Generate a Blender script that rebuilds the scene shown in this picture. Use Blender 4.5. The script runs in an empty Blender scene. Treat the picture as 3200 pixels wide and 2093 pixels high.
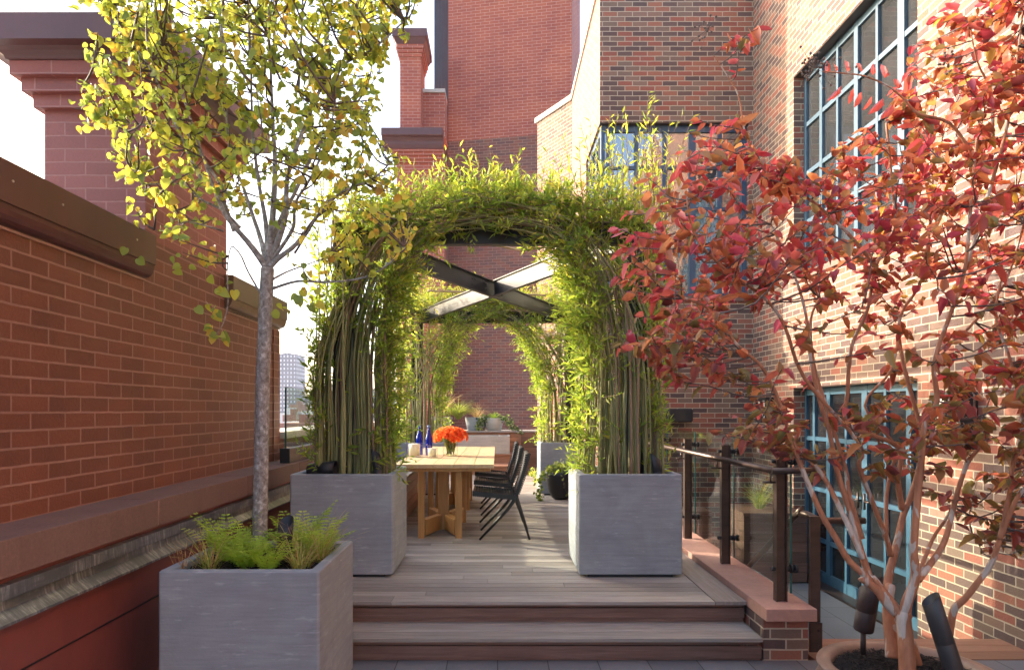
import bpy, math, random
import numpy as np
from mathutils import Vector, Matrix, Quaternion

# ------------------------------------------------------------------ scene, camera, light
S = bpy.context.scene
COL = S.collection
R = math.radians
SUN_AZ, SUN_EL = 63.0, 21.5          # degrees left of straight ahead (+Y towards -X), height

cam_d = bpy.data.cameras.new("camera")
cam_d.sensor_width = 36.0
cam_d.lens = 24.0
cam_d.shift_x = 45.0 / 3200
cam_d.shift_y = 233.5 / 3200
cam_d.clip_start = 0.05
cam_d.clip_end = 6000
cam = bpy.data.objects.new("camera", cam_d)
cam.location = (0, 0, 1.6)
cam.rotation_euler = (R(90), 0, 0)
COL.objects.link(cam)
S.camera = cam

W = bpy.data.worlds.new("World")
S.world = W
W.use_nodes = True
wn = W.node_tree
sky = wn.nodes.new("ShaderNodeTexSky")
sky.sky_type = 'NISHITA'
sky.sun_disc = False
sky.sun_elevation = R(SUN_EL)
sky.sun_rotation = R(-SUN_AZ)
sky.air_density = 1.0
sky.dust_density = 4.0
sky.ozone_density = 1.0
bg = wn.nodes["Background"]
bg.inputs[1].default_value = 0.15
wn.links.new(sky.outputs[0], bg.inputs[0])

sd = bpy.data.lights.new("sun", 'SUN')
sd.energy = 2.0
sd.angle = R(0.5)
sd.color = (1.0, 0.86, 0.68)
sun = bpy.data.objects.new("sun", sd)
to_sun = Vector((-math.sin(R(SUN_AZ)) * math.cos(R(SUN_EL)), math.cos(R(SUN_AZ)) * math.cos(R(SUN_EL)), math.sin(R(SUN_EL))))
sun.rotation_euler = to_sun.to_track_quat('Z', 'Y').to_euler()
sun.location = (-6, 10, 12)
COL.objects.link(sun)

S.view_settings.view_transform = 'Standard'
S.view_settings.look = 'None'
S.view_settings.exposure = 2.28
S.view_settings.gamma = 1.0
S.cycles.use_denoising = True
S.cycles.max_bounces = 10
S.cycles.transparent_max_bounces = 16
S.cycles.caustics_reflective = True
S.cycles.blur_glossy = 0.5
S.cycles.sample_clamp_indirect = 10.0

# ------------------------------------------------------------------ materials
def newmat(name):
    m = bpy.data.materials.new(name)
    m.use_nodes = True
    nt = m.node_tree
    return m, nt, nt.nodes["Principled BSDF"]

def N(nt, t, **kw):
    n = nt.nodes.new(t)
    for k, v in kw.items():
        setattr(n, k, v)
    return n

def L(nt, a, b):
    nt.links.new(a, b)

def rgba(c):
    return (c[0], c[1], c[2], 1.0)

def mapping(nt, coord='UV', scale=(1, 1, 1), rot=(0, 0, 0), loc=(0, 0, 0)):
    tc = N(nt, "ShaderNodeTexCoord")
    mp = N(nt, "ShaderNodeMapping")
    mp.inputs['Scale'].default_value = scale
    mp.inputs['Rotation'].default_value = rot
    mp.inputs['Location'].default_value = loc
    L(nt, tc.outputs[coord], mp.inputs['Vector'])
    return mp.outputs['Vector']

def noise(nt, vec, scale=5.0, detail=5.0, rough=0.6, dist=0.0):
    n = N(nt, "ShaderNodeTexNoise")
    n.inputs['Scale'].default_value = scale
    n.inputs['Detail'].default_value = detail
    n.inputs['Roughness'].default_value = rough
    n.inputs['Distortion'].default_value = dist
    L(nt, vec, n.inputs['Vector'])
    return n.outputs['Fac']

def ramp(nt, fac, stops, interp='LINEAR'):
    r = N(nt, "ShaderNodeValToRGB")
    cr = r.color_ramp
    cr.interpolation = interp
    while len(cr.elements) < len(stops):
        cr.elements.new(0.5)
    for e, (p, c) in zip(cr.elements, stops):
        e.position = p
        e.color = rgba(c)
    L(nt, fac, r.inputs['Fac'])
    return r.outputs['Color']

def mix(nt, fac, a, b, mode='MIX'):
    m = N(nt, "ShaderNodeMix", data_type='RGBA', blend_type=mode)
    if isinstance(fac, (int, float)):
        m.inputs[0].default_value = fac
    else:
        L(nt, fac, m.inputs[0])
    for i, v in ((6, a), (7, b)):
        if isinstance(v, tuple):
            m.inputs[i].default_value = rgba(v)
        else:
            L(nt, v, m.inputs[i])
    return m.outputs[2]

def bump(nt, h, bsdf, strength=0.3, dist=0.01):
    b = N(nt, "ShaderNodeBump")
    b.inputs['Strength'].default_value = strength
    b.inputs['Distance'].default_value = dist
    L(nt, h, b.inputs['Height'])
    L(nt, b.outputs['Normal'], bsdf.inputs['Normal'])

def brick_mat(name, stops, mortar, bw, rh, ms, rough=0.8, bumpd=0.006, grime=0.25, interp='CONSTANT', rot=0.0, tint=None, wob=0.004):
    m, nt, b = newmat(name)
    v0 = mapping(nt, 'UV', rot=(0, 0, rot))
    # slightly uneven edges
    nn = N(nt, "ShaderNodeTexNoise")
    nn.inputs['Scale'].default_value = 9.0
    nn.inputs['Detail'].default_value = 4.0
    L(nt, v0, nn.inputs['Vector'])
    sub = N(nt, "ShaderNodeVectorMath", operation='SUBTRACT')
    L(nt, nn.outputs['Color'], sub.inputs[0])
    sub.inputs[1].default_value = (0.5, 0.5, 0.5)
    sc = N(nt, "ShaderNodeVectorMath", operation='SCALE')
    L(nt, sub.outputs[0], sc.inputs[0])
    sc.inputs['Scale'].default_value = wob * 2
    ad = N(nt, "ShaderNodeVectorMath", operation='ADD')
    L(nt, v0, ad.inputs[0])
    L(nt, sc.outputs[0], ad.inputs[1])
    br = N(nt, "ShaderNodeTexBrick")
    br.inputs['Color1'].default_value = (0, 0, 0, 1)
    br.inputs['Color2'].default_value = (1, 1, 1, 1)
    br.inputs['Mortar'].default_value = (0.5, 0.5, 0.5, 1)
    br.inputs['Scale'].default_value = 1.0
    br.inputs['Mortar Size'].default_value = ms
    br.inputs['Mortar Smooth'].default_value = 0.15
    br.inputs['Brick Width'].default_value = bw
    br.inputs['Row Height'].default_value = rh
    L(nt, ad.outputs[0], br.inputs['Vector'])
    c = ramp(nt, br.outputs['Color'], stops, interp)
    fine = noise(nt, v0, 60.0, 6.0, 0.7)
    c = mix(nt, 0.35, c, ramp(nt, fine, [(0.3, (0.35, 0.33, 0.32)), (0.7, (0.62, 0.6, 0.6))]), 'OVERLAY')
    big = noise(nt, v0, 0.9, 6.0, 0.65)
    if tint:
        c = mix(nt, ramp(nt, big, [(0.4, (0, 0, 0)), (0.62, (1, 1, 1))]), c, mix(nt, 0.45, c, tint))
    mc = mix(nt, 0.5, mortar, ramp(nt, noise(nt, v0, 25.0, 4.0), [(0.3, tuple(x * 0.75 for x in mortar)), (0.7, tuple(min(1, x * 1.15) for x in mortar))]))
    c = mix(nt, br.outputs['Fac'], c, mc)
    c = mix(nt, grime, c, ramp(nt, big, [(0.3, (0.3, 0.29, 0.3)), (0.65, (0.6, 0.6, 0.6))]), 'OVERLAY')
    L(nt, c, b.inputs['Base Color'])
    b.inputs['Roughness'].default_value = rough
    h = mix(nt, br.outputs['Fac'], mix(nt, 0.45, (1, 1, 1), fine_rgb(nt, fine)), (0, 0, 0))
    bump(nt, h, b, 0.8, bumpd)
    return m

def fine_rgb(nt, f):
    return ramp(nt, f, [(0.2, (0, 0, 0)), (0.8, (1, 1, 1))])

def plain(name, col, rough=0.6, metal=0.0, var=0.12, scale=8.0, bumpd=0.0, stretch=(1, 1, 1), coord='Object', spec=0.5):
    m, nt, b = newmat(name)
    v = mapping(nt, coord, scale=stretch)
    f = noise(nt, v, scale, 6.0, 0.65)
    c = ramp(nt, f, [(0.28, tuple(x * (1 - var) for x in col)), (0.72, tuple(min(1, x * (1 + var)) for x in col))])
    if var >= 0.08:
        st_ = noise(nt, mapping(nt, 'Object', scale=(2.5, 2.5, 0.7)), 1.3, 7.0, 0.7, 0.6)
        c = mix(nt, 0.45, c, ramp(nt, st_, [(0.3, (0.36, 0.35, 0.35)), (0.5, (0.5, 0.5, 0.5)), (0.72, (0.6, 0.59, 0.58))]), 'OVERLAY')
    L(nt, c, b.inputs['Base Color'])
    b.inputs['Roughness'].default_value = rough
    b.inputs['Metallic'].default_value = metal
    b.inputs['Specular IOR Level'].default_value = spec
    if bumpd:
        bump(nt, f, b, 0.6, bumpd)
    return m

def concrete(name, col, streak=(1.2, 1.2, 16)):
    m, nt, b = newmat(name)
    v = mapping(nt, 'Object', scale=streak)
    v2 = mapping(nt, 'Object')
    f = noise(nt, v, 2.2, 8.0, 0.7, 0.3)
    g = noise(nt, v2, 3.0, 5.0, 0.6, 0.5)
    pits = noise(nt, v2, 90.0, 3.0, 0.5)
    c = ramp(nt, f, [(0.3, tuple(x * 0.86 for x in col)), (0.5, col), (0.74, tuple(min(1, x * 1.18) for x in col))])
    c = mix(nt, 0.55, c, ramp(nt, g, [(0.3, (0.36, 0.36, 0.365)), (0.7, (0.64, 0.64, 0.63))]), 'OVERLAY')
    c = mix(nt, ramp(nt, noise(nt, mapping(nt, 'Object', scale=(9, 9, 42)), 1.0, 5.0), [(0.6, (0, 0, 0)), (0.72, (0.5, 0.5, 0.5))]), c, tuple(min(1, x * 1.7) for x in col))
    L(nt, c, b.inputs['Base Color'])
    b.inputs['Roughness'].default_value = 0.75
    bump(nt, mix(nt, 0.5, fine_rgb(nt, f), fine_rgb(nt, pits)), b, 0.35, 0.004)
    return m

def wood(name, cols, rough=0.6, along='x', grain=30.0, var_island=0.5, spec=0.35):
    """grain runs along the UV axis named"""
    m, nt, b = newmat(name)
    geo = N(nt, "ShaderNodeNewGeometry")
    sc = (1.2, grain, 1) if along == 'x' else (grain, 1.2, 1)
    tc = N(nt, "ShaderNodeTexCoord")
    # each board gets its own piece of grain
    ro = N(nt, "ShaderNodeCombineXYZ")
    mu = N(nt, "ShaderNodeMath", operation='MULTIPLY')
    mu.inputs[1].default_value = 37.0
    L(nt, geo.outputs['Random Per Island'], mu.inputs[0])
    L(nt, mu.outputs[0], ro.inputs[0])
    L(nt, mu.outputs[0], ro.inputs[1])
    ad = N(nt, "ShaderNodeVectorMath", operation='ADD')
    L(nt, tc.outputs['UV'], ad.inputs[0])
    L(nt, ro.outputs[0], ad.inputs[1])
    mp = N(nt, "ShaderNodeMapping")
    mp.inputs['Scale'].default_value = sc
    L(nt, ad.outputs[0], mp.inputs['Vector'])
    v = mp.outputs['Vector']
    f = noise(nt, v, 2.0, 8.0, 0.7, 0.6)
    c = ramp(nt, f, [(0.25, cols[0]), (0.5, cols[1]), (0.78, cols[2])])
    isl = ramp(nt, geo.outputs['Random Per Island'], [(0.0, (0.33, 0.31, 0.30)), (0.5, (0.5, 0.5, 0.5)), (1.0, (0.67, 0.65, 0.64))])
    c = mix(nt, var_island, c, isl, 'OVERLAY')
    blot = noise(nt, mapping(nt, 'UV'), 2.3, 5.0, 0.6)
    c = mix(nt, 0.3, c, ramp(nt, blot, [(0.35, (0.4, 0.38, 0.4)), (0.65, (0.58, 0.58, 0.56))]), 'OVERLAY')
    L(nt, c, b.inputs['Base Color'])
    b.inputs['Roughness'].default_value = rough
    b.inputs['Specular IOR Level'].default_value = spec
    bump(nt, f, b, 0.35, 0.003)
    return m

def leafmat(name, trans=0.55, rough=0.45, tint=(1.25, 1.15, 0.5)):
    m, nt, b = newmat(name)
    at = N(nt, "ShaderNodeAttribute", attribute_name='leaf_col')
    L(nt, at.outputs['Color'], b.inputs['Base Color'])
    b.inputs['Roughness'].default_value = rough
    b.inputs['Specular IOR Level'].default_value = 0.35
    tr = N(nt, "ShaderNodeBsdfTranslucent")
    tcol = mix(nt, 1.0, at.outputs['Color'], tuple(x * 1.35 for x in tint), 'MULTIPLY')
    g = N(nt, "ShaderNodeGamma")
    g.inputs[1].default_value = 0.72
    L(nt, tcol, g.inputs[0])
    L(nt, g.outputs[0], tr.inputs['Color'])
    ms = N(nt, "ShaderNodeMixShader")
    ms.inputs[0].default_value = trans
    L(nt, b.outputs[0], ms.inputs[1])
    L(nt, tr.outputs[0], ms.inputs[2])
    L(nt, ms.outputs[0], nt.nodes["Material Output"].inputs[0])
    return m

def clear_glass(name, tint=(0.9, 0.95, 0.93), ior=1.5, boost=1.0):
    m, nt, b = newmat(name)
    nt.nodes.remove(b)
    geo = N(nt, "ShaderNodeNewGeometry")
    dt = N(nt, "ShaderNodeVectorMath", operation='DOT_PRODUCT')
    L(nt, geo.outputs['Normal'], dt.inputs[0]); L(nt, geo.outputs['Incoming'], dt.inputs[1])
    def ma(op, a, b=None):
        q = N(nt, "ShaderNodeMath", operation=op)
        for i, v_ in enumerate((a, b)):
            if v_ is None: continue
            if isinstance(v_, (int, float)): q.inputs[i].default_value = v_
            else: L(nt, v_, q.inputs[i])
        return q.outputs[0]
    f0 = ((ior - 1) / (ior + 1)) ** 2
    fr = ma('ADD', ma('MULTIPLY', ma('POWER', ma('SUBTRACT', 1.0, ma('ABSOLUTE', dt.outputs['Value'])), 5.0), 0.6), f0)
    t = N(nt, "ShaderNodeBsdfTransparent")
    t.inputs[0].default_value = rgba(tint)
    g = N(nt, "ShaderNodeBsdfGlossy")
    g.inputs['Roughness'].default_value = 0.01
    ms = N(nt, "ShaderNodeMixShader")
    mu = N(nt, "ShaderNodeMath", operation='MULTIPLY')
    mu.inputs[1].default_value = boost
    mu.use_clamp = True
    L(nt, fr, mu.inputs[0])
    L(nt, mu.outputs[0], ms.inputs[0])
    L(nt, t.outputs[0], ms.inputs[1])
    L(nt, g.outputs[0], ms.inputs[2])
    L(nt, ms.outputs[0], nt.nodes["Material Output"].inputs[0])
    return m

def pane_mat(name, base, ior, wav=0.02):
    m, nt, b = newmat(name)
    v = mapping(nt, 'Object')
    f = noise(nt, v, 1.6, 3.0, 0.5)
    L(nt, ramp(nt, f, [(0.3, tuple(x * 0.7 for x in base)), (0.7, tuple(x * 1.25 for x in base))]), b.inputs['Base Color'])
    b.inputs['Roughness'].default_value = 0.03
    b.inputs['IOR'].default_value = ior
    bump(nt, noise(nt, mapping(nt, 'Object', scale=(1, 1, 0.7)), 7.0, 2.0, 0.4), b, 0.25, wav)
    return m

def facade_mat(name, wall, win, bw, rh, ms):
    m, nt, b = newmat(name)
    v = mapping(nt, 'UV')
    br = N(nt, "ShaderNodeTexBrick")
    br.offset = 0.0
    br.inputs['Color1'].default_value = rgba(win)
    br.inputs['Color2'].default_value = rgba(tuple(x * 1.5 + 0.05 for x in win))
    br.inputs['Mortar'].default_value = rgba(wall)
    br.inputs['Scale'].default_value = 1.0
    br.inputs['Mortar Size'].default_value = ms
    br.inputs['Brick Width'].default_value = bw
    br.inputs['Row Height'].default_value = rh
    L(nt, v, br.inputs['Vector'])
    L(nt, br.outputs['Color'], b.inputs['Base Color'])
    b.inputs['Roughness'].default_value = 0.7
    return m

def bark_mat(name, stops, sx=30.0, sz=8.0, bumpd=0.006, scale=1.0):
    m, nt, b = newmat(name)
    v = mapping(nt, 'Object', scale=(sx, sx, sz))
    f = noise(nt, v, scale, 6.0, 0.7, 0.4)
    L(nt, ramp(nt, f, stops), b.inputs['Base Color'])
    b.inputs['Roughness'].default_value = 0.75
    bump(nt, f, b, 0.7, bumpd)
    return m

M = {}
M['brick_old'] = brick_mat('painted_brick', [(0.0, (0.205, 0.065, 0.038)), (0.35, (0.24, 0.075, 0.043)), (0.7, (0.18, 0.058, 0.036))], (0.36, 0.185, 0.145), 0.262, 0.0835, 0.0062, rough=0.5, bumpd=0.007, grime=0.4, interp='LINEAR', wob=0.0045, tint=(0.22, 0.075, 0.04))
M['brick_pier_glare'] = brick_mat('glare_tinted_brick', [(0.0, (0.30, 0.09, 0.07)), (0.5, (0.33, 0.10, 0.08)), (1.0, (0.27, 0.08, 0.065))], (0.42, 0.18, 0.15), 0.262, 0.0835, 0.005, rough=0.5, bumpd=0.006, grime=0.35, interp='LINEAR', wob=0.004)  # redder, lighter copy of the wall brick; glare is put into its colour
M['brick_new'] = brick_mat('mixed_brick', [(0.0, (0.15, 0.095, 0.08)), (0.2, (0.31, 0.11, 0.075)), (0.42, (0.21, 0.14, 0.105)), (0.6, (0.125, 0.08, 0.072)), (0.74, (0.34, 0.14, 0.09)), (0.88, (0.25, 0.155, 0.115))], (0.50, 0.42, 0.31), 0.205, 0.0677, 0.0056, rough=0.85, bumpd=0.009, grime=0.2)
M['brick_red'] = brick_mat('red_painted_brick', [(0.0, (0.38, 0.085, 0.055)), (0.5, (0.44, 0.11, 0.068)), (1.0, (0.34, 0.075, 0.052))], (0.55, 0.30, 0.23), 0.262, 0.0835, 0.0065, rough=0.7, grime=0.45, interp='LINEAR', tint=(0.45, 0.12, 0.05))
M['brick_dark'] = brick_mat('dark_old_brick', [(0.0, (0.24, 0.085, 0.06)), (0.3, (0.30, 0.105, 0.07)), (0.6, (0.17, 0.078, 0.068)), (1.0, (0.27, 0.13, 0.09))], (0.40, 0.24, 0.18), 0.24, 0.0785, 0.005, rough=0.85, grime=0.45, interp='LINEAR', tint=(0.13, 0.07, 0.06), wob=0.006)
M['stucco_red'] = plain('red_painted_render', (0.215, 0.06, 0.05), 0.5, 0, 0.16, 3.0, 0.002)
M['brownstone'] = plain('brownstone', (0.20, 0.118, 0.097), 0.85, 0, 0.16, 60.0, 0.002)
M['pinkstone'] = plain('pink_sandstone', (0.42, 0.235, 0.185), 0.8, 0, 0.1, 30.0, 0.0015)
M['palestone'] = plain('pale_stone_cap', (0.55, 0.48, 0.42), 0.8, 0, 0.1, 20.0, 0.001)
M['coping_metal'] = plain('painted_metal_coping', (0.125, 0.05, 0.048), 0.38, 0.0, 0.12, 2.0)
M['coping_brown'] = plain('brown_metal_coping', (0.17, 0.10, 0.065), 0.35, 0.2, 0.15, 2.0)
M['mortar_bed'] = plain('mortar_bed', (0.4, 0.25, 0.2), 0.9)
m, nt, b = newmat('worn_flashing')
v = mapping(nt, 'Object', scale=(4, 26, 3.0))
f = noise(nt, v, 1.6, 8.0, 0.75, 0.25)
f2 = noise(nt, mapping(nt, 'Object', scale=(1, 1.3, 6)), 2.0, 5.0, 0.6)
c = ramp(nt, f, [(0.36, (0.15, 0.15, 0.15)), (0.52, (0.28, 0.275, 0.265)), (0.64, (0.62, 0.61, 0.59))])
c = mix(nt, ramp(nt, f2, [(0.42, (0, 0, 0)), (0.6, (1, 1, 1))]), c, (0.17, 0.172, 0.175))
L(nt, c, b.inputs['Base Color'])
b.inputs['Metallic'].default_value = 0.55
b.inputs['Roughness'].default_value = 0.3
M['flashing'] = m
M['concrete'] = concrete('brushed_concrete', (0.28, 0.30, 0.325))
M['concrete_warm'] = concrete('warm_concrete', (0.42, 0.40, 0.36))
M['deck'] = wood('weathered_deck', [(0.20, 0.168, 0.14), (0.33, 0.295, 0.26), (0.46, 0.425, 0.385)], 0.7, 'x', 34.0, 0.75)
M['deck_y'] = wood('weathered_border_board', [(0.2, 0.16, 0.13), (0.30, 0.25, 0.215), (0.40, 0.35, 0.31)], 0.7, 'y', 34.0, 0.5)
M['riser'] = wood('red_brown_riser', [(0.12, 0.065, 0.05), (0.20, 0.115, 0.09), (0.29, 0.18, 0.145)], 0.55, 'x', 26.0, 0.6)
M['ipe'] = wood('oiled_hardwood', [(0.22, 0.10, 0.06), (0.33, 0.165, 0.10), (0.44, 0.24, 0.15)], 0.5, 'x', 26.0, 0.7)
M['ipe_dark'] = wood('dark_hardwood', [(0.11, 0.055, 0.04), (0.17, 0.09, 0.065), (0.24, 0.135, 0.10)], 0.5, 'x', 26.0, 0.7)
M['teak'] = wood('pale_teak', [(0.50, 0.34, 0.18), (0.60, 0.43, 0.25), (0.68, 0.51, 0.32)], 0.5, 'y', 22.0, 0.3)
M['teak_leg'] = wood('honey_teak', [(0.36, 0.18, 0.06), (0.47, 0.25, 0.09), (0.56, 0.33, 0.13)], 0.45, 'y', 22.0, 0.3)
M['paver'] = brick_mat('bluestone_paver', [(0.0, (0.155, 0.16, 0.17)), (0.5, (0.18, 0.185, 0.195)), (1.0, (0.205, 0.21, 0.22))], (0.03, 0.03, 0.035), 0.64, 0.318, 0.003, rough=0.6, bumpd=0.003, grime=0.3, interp='LINEAR', rot=R(90), wob=0.0)
M['steel'] = plain('dark_grey_steel', (0.028, 0.028, 0.031), 0.5, 0.1, 0.15, 6.0)
M['bronze'] = plain('bronze_metal', (0.095, 0.066, 0.055), 0.38, 0.65, 0.2, 5.0, 0, (1, 1, 4))
M['black'] = plain('black_metal', (0.02, 0.02, 0.023), 0.5, 0.1, 0.15, 20.0)
M['brownblack'] = plain('brown_black_metal', (0.045, 0.028, 0.026), 0.55, 0.1, 0.15, 20.0)
M['chair'] = plain('black_strap', (0.022, 0.023, 0.024), 0.38, 0.0, 0.2, 30.0)
M['frame_blue'] = plain('blue_window_paint', (0.06, 0.115, 0.17), 0.4, 0.0, 0.08, 4.0)
M['frame_door'] = plain('teal_blue_door_paint', (0.045, 0.112, 0.175), 0.4, 0.0, 0.08, 4.0)
M['frame_deep'] = plain('deep_blue_paint', (0.04, 0.085, 0.15), 0.4, 0.0, 0.08, 4.0)
M['pane'] = pane_mat('window_pane', (0.04, 0.042, 0.045), 1.9, 0.003)
M['pane_w1'] = pane_mat('wavy_window_pane', (0.05, 0.06, 0.08), 3.4, 0.02)
M['pane_door'] = pane_mat('dark_door_pane', (0.018, 0.02, 0.024), 1.8, 0.004)
M['glass'] = clear_glass('railing_glass', (0.88, 0.93, 0.91), 1.5, 1.2)
M['glass_thin'] = clear_glass('thin_vase_glass', (0.985, 0.99, 0.985), 1.45, 1.0)
M['glass_edge'] = plain('green_glass_edge', (0.02, 0.13, 0.12), 0.15)
m, nt, b = newmat('blue_bottle_glass')
b.inputs['Base Color'].default_value = (0.01, 0.03, 0.38, 1)
b.inputs['Roughness'].default_value = 0.05
b.inputs['Coat Weight'].default_value = 0.5
tr = N(nt, "ShaderNodeBsdfTransparent")
tr.inputs[0].default_value = (0.03, 0.10, 0.85, 1)
ms = N(nt, "ShaderNodeMixShader")
ms.inputs[0].default_value = 0.35
L(nt, b.outputs[0], ms.inputs[1]); L(nt, tr.outputs[0], ms.inputs[2]); L(nt, ms.outputs[0], nt.nodes["Material Output"].inputs[0])
M['bottle'] = m
M['white_ink'] = plain('white_ink', (0.75, 0.75, 0.8), 0.6)
M['cap_blue'] = plain('pale_blue_cap', (0.15, 0.3, 0.6), 0.35, 0.3)
m, nt, b = newmat('candle_wax')
b.inputs['Base Color'].default_value = (0.85, 0.76, 0.6, 1)
b.inputs['Roughness'].default_value = 0.5
b.inputs['Subsurface Weight'].default_value = 0.4
b.inputs['Subsurface Radius'].default_value = (0.03, 0.02, 0.01)
M['wax'] = m
M['mulch'] = plain('dark_mulch', (0.022, 0.016, 0.014), 0.95, 0, 0.5, 60.0, 0.01)
M['pebble'] = plain('grey_pebbles', (0.28, 0.27, 0.25), 0.7, 0, 0.3, 30.0, 0.01)
M['willow_bark'] = bark_mat('willow_bark', [(0.25, (0.15, 0.15, 0.06)), (0.5, (0.27, 0.265, 0.11)), (0.75, (0.42, 0.41, 0.21))], 14.0, 2.0, 0.003)
M['willow_bark_b'] = bark_mat('brown_willow_bark', [(0.25, (0.14, 0.09, 0.055)), (0.5, (0.24, 0.16, 0.10)), (0.75, (0.36, 0.27, 0.17))], 14.0, 2.0, 0.003)
M['linden_bark'] = bark_mat('mottled_grey_bark', [(0.34, (0.12, 0.10, 0.09)), (0.47, (0.24, 0.215, 0.195)), (0.56, (0.31, 0.29, 0.27)), (0.64, (0.5, 0.49, 0.48))], 38.0, 30.0, 0.006)
M['twig'] = bark_mat('dark_twig_bark', [(0.3, (0.07, 0.05, 0.045)), (0.7, (0.17, 0.13, 0.115))], 30.0, 8.0, 0.002)
m, nt, b = newmat('peeling_bark')
v = mapping(nt, 'Object', scale=(16, 16, 5))
f = noise(nt, v, 1.0, 3.0, 0.5, 0.5)
f2 = noise(nt, mapping(nt, 'Object', scale=(40, 40, 12)), 1.0, 5.0, 0.6)
c = ramp(nt, f2, [(0.3, (0.26, 0.10, 0.05)), (0.7, (0.44, 0.19, 0.10))])
c = mix(nt, ramp(nt, f, [(0.57, (0, 0, 0)), (0.595, (1, 1, 1))]), c, ramp(nt, f2, [(0.3, (0.34, 0.28, 0.24)), (0.7, (0.50, 0.44, 0.39))]))
L(nt, c, b.inputs['Base Color'])
b.inputs['Roughness'].default_value = 0.6
bump(nt, f, b, 0.5, 0.004)
M['myrtle_bark'] = m
M['leaf_linden'] = leafmat('linden_leaf', 0.55, tint=(1.4, 1.25, 0.35))
M['leaf_willow'] = leafmat('willow_leaf', 0.48, tint=(1.2, 1.2, 0.35))
M['leaf_myrtle'] = leafmat('crape_myrtle_leaf', 0.46, 0.3, tint=(1.25, 0.72, 0.62))
M['leaf_myrtle'].node_tree.nodes['Principled BSDF'].inputs['Specular IOR Level'].default_value = 0.7
M['leaf_fern'] = leafmat('fern_leaf', 0.45, tint=(1.2, 1.25, 0.4))
M['leaf_grass'] = leafmat('grass_blade', 0.4, tint=(1.2, 1.2, 0.5))
M['petal'] = leafmat('orange_petal', 0.35, tint=(1.3, 0.8, 0.4))
M['pot_glaze'] = plain('glazed_stone_pot', (0.25, 0.155, 0.11), 0.4, 0.0, 0.35, 7.0, 0.002)
M['bamboo'] = plain('bamboo_pole', (0.42, 0.30, 0.15), 0.5, 0, 0.2, 8.0)
M['roofing'] = plain('roof_gravel', (0.3, 0.29, 0.28), 0.9, 0, 0.2, 0.02)
M['water'] = plain('dark_water', (0.01, 0.012, 0.012), 0.05, 0, 0.1)
M['copper'] = plain('dark_zinc', (0.07, 0.078, 0.09), 0.4, 0.4, 0.12, 2.0)
M['rope'] = plain('dark_cord', (0.04, 0.035, 0.03), 0.9)

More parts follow.
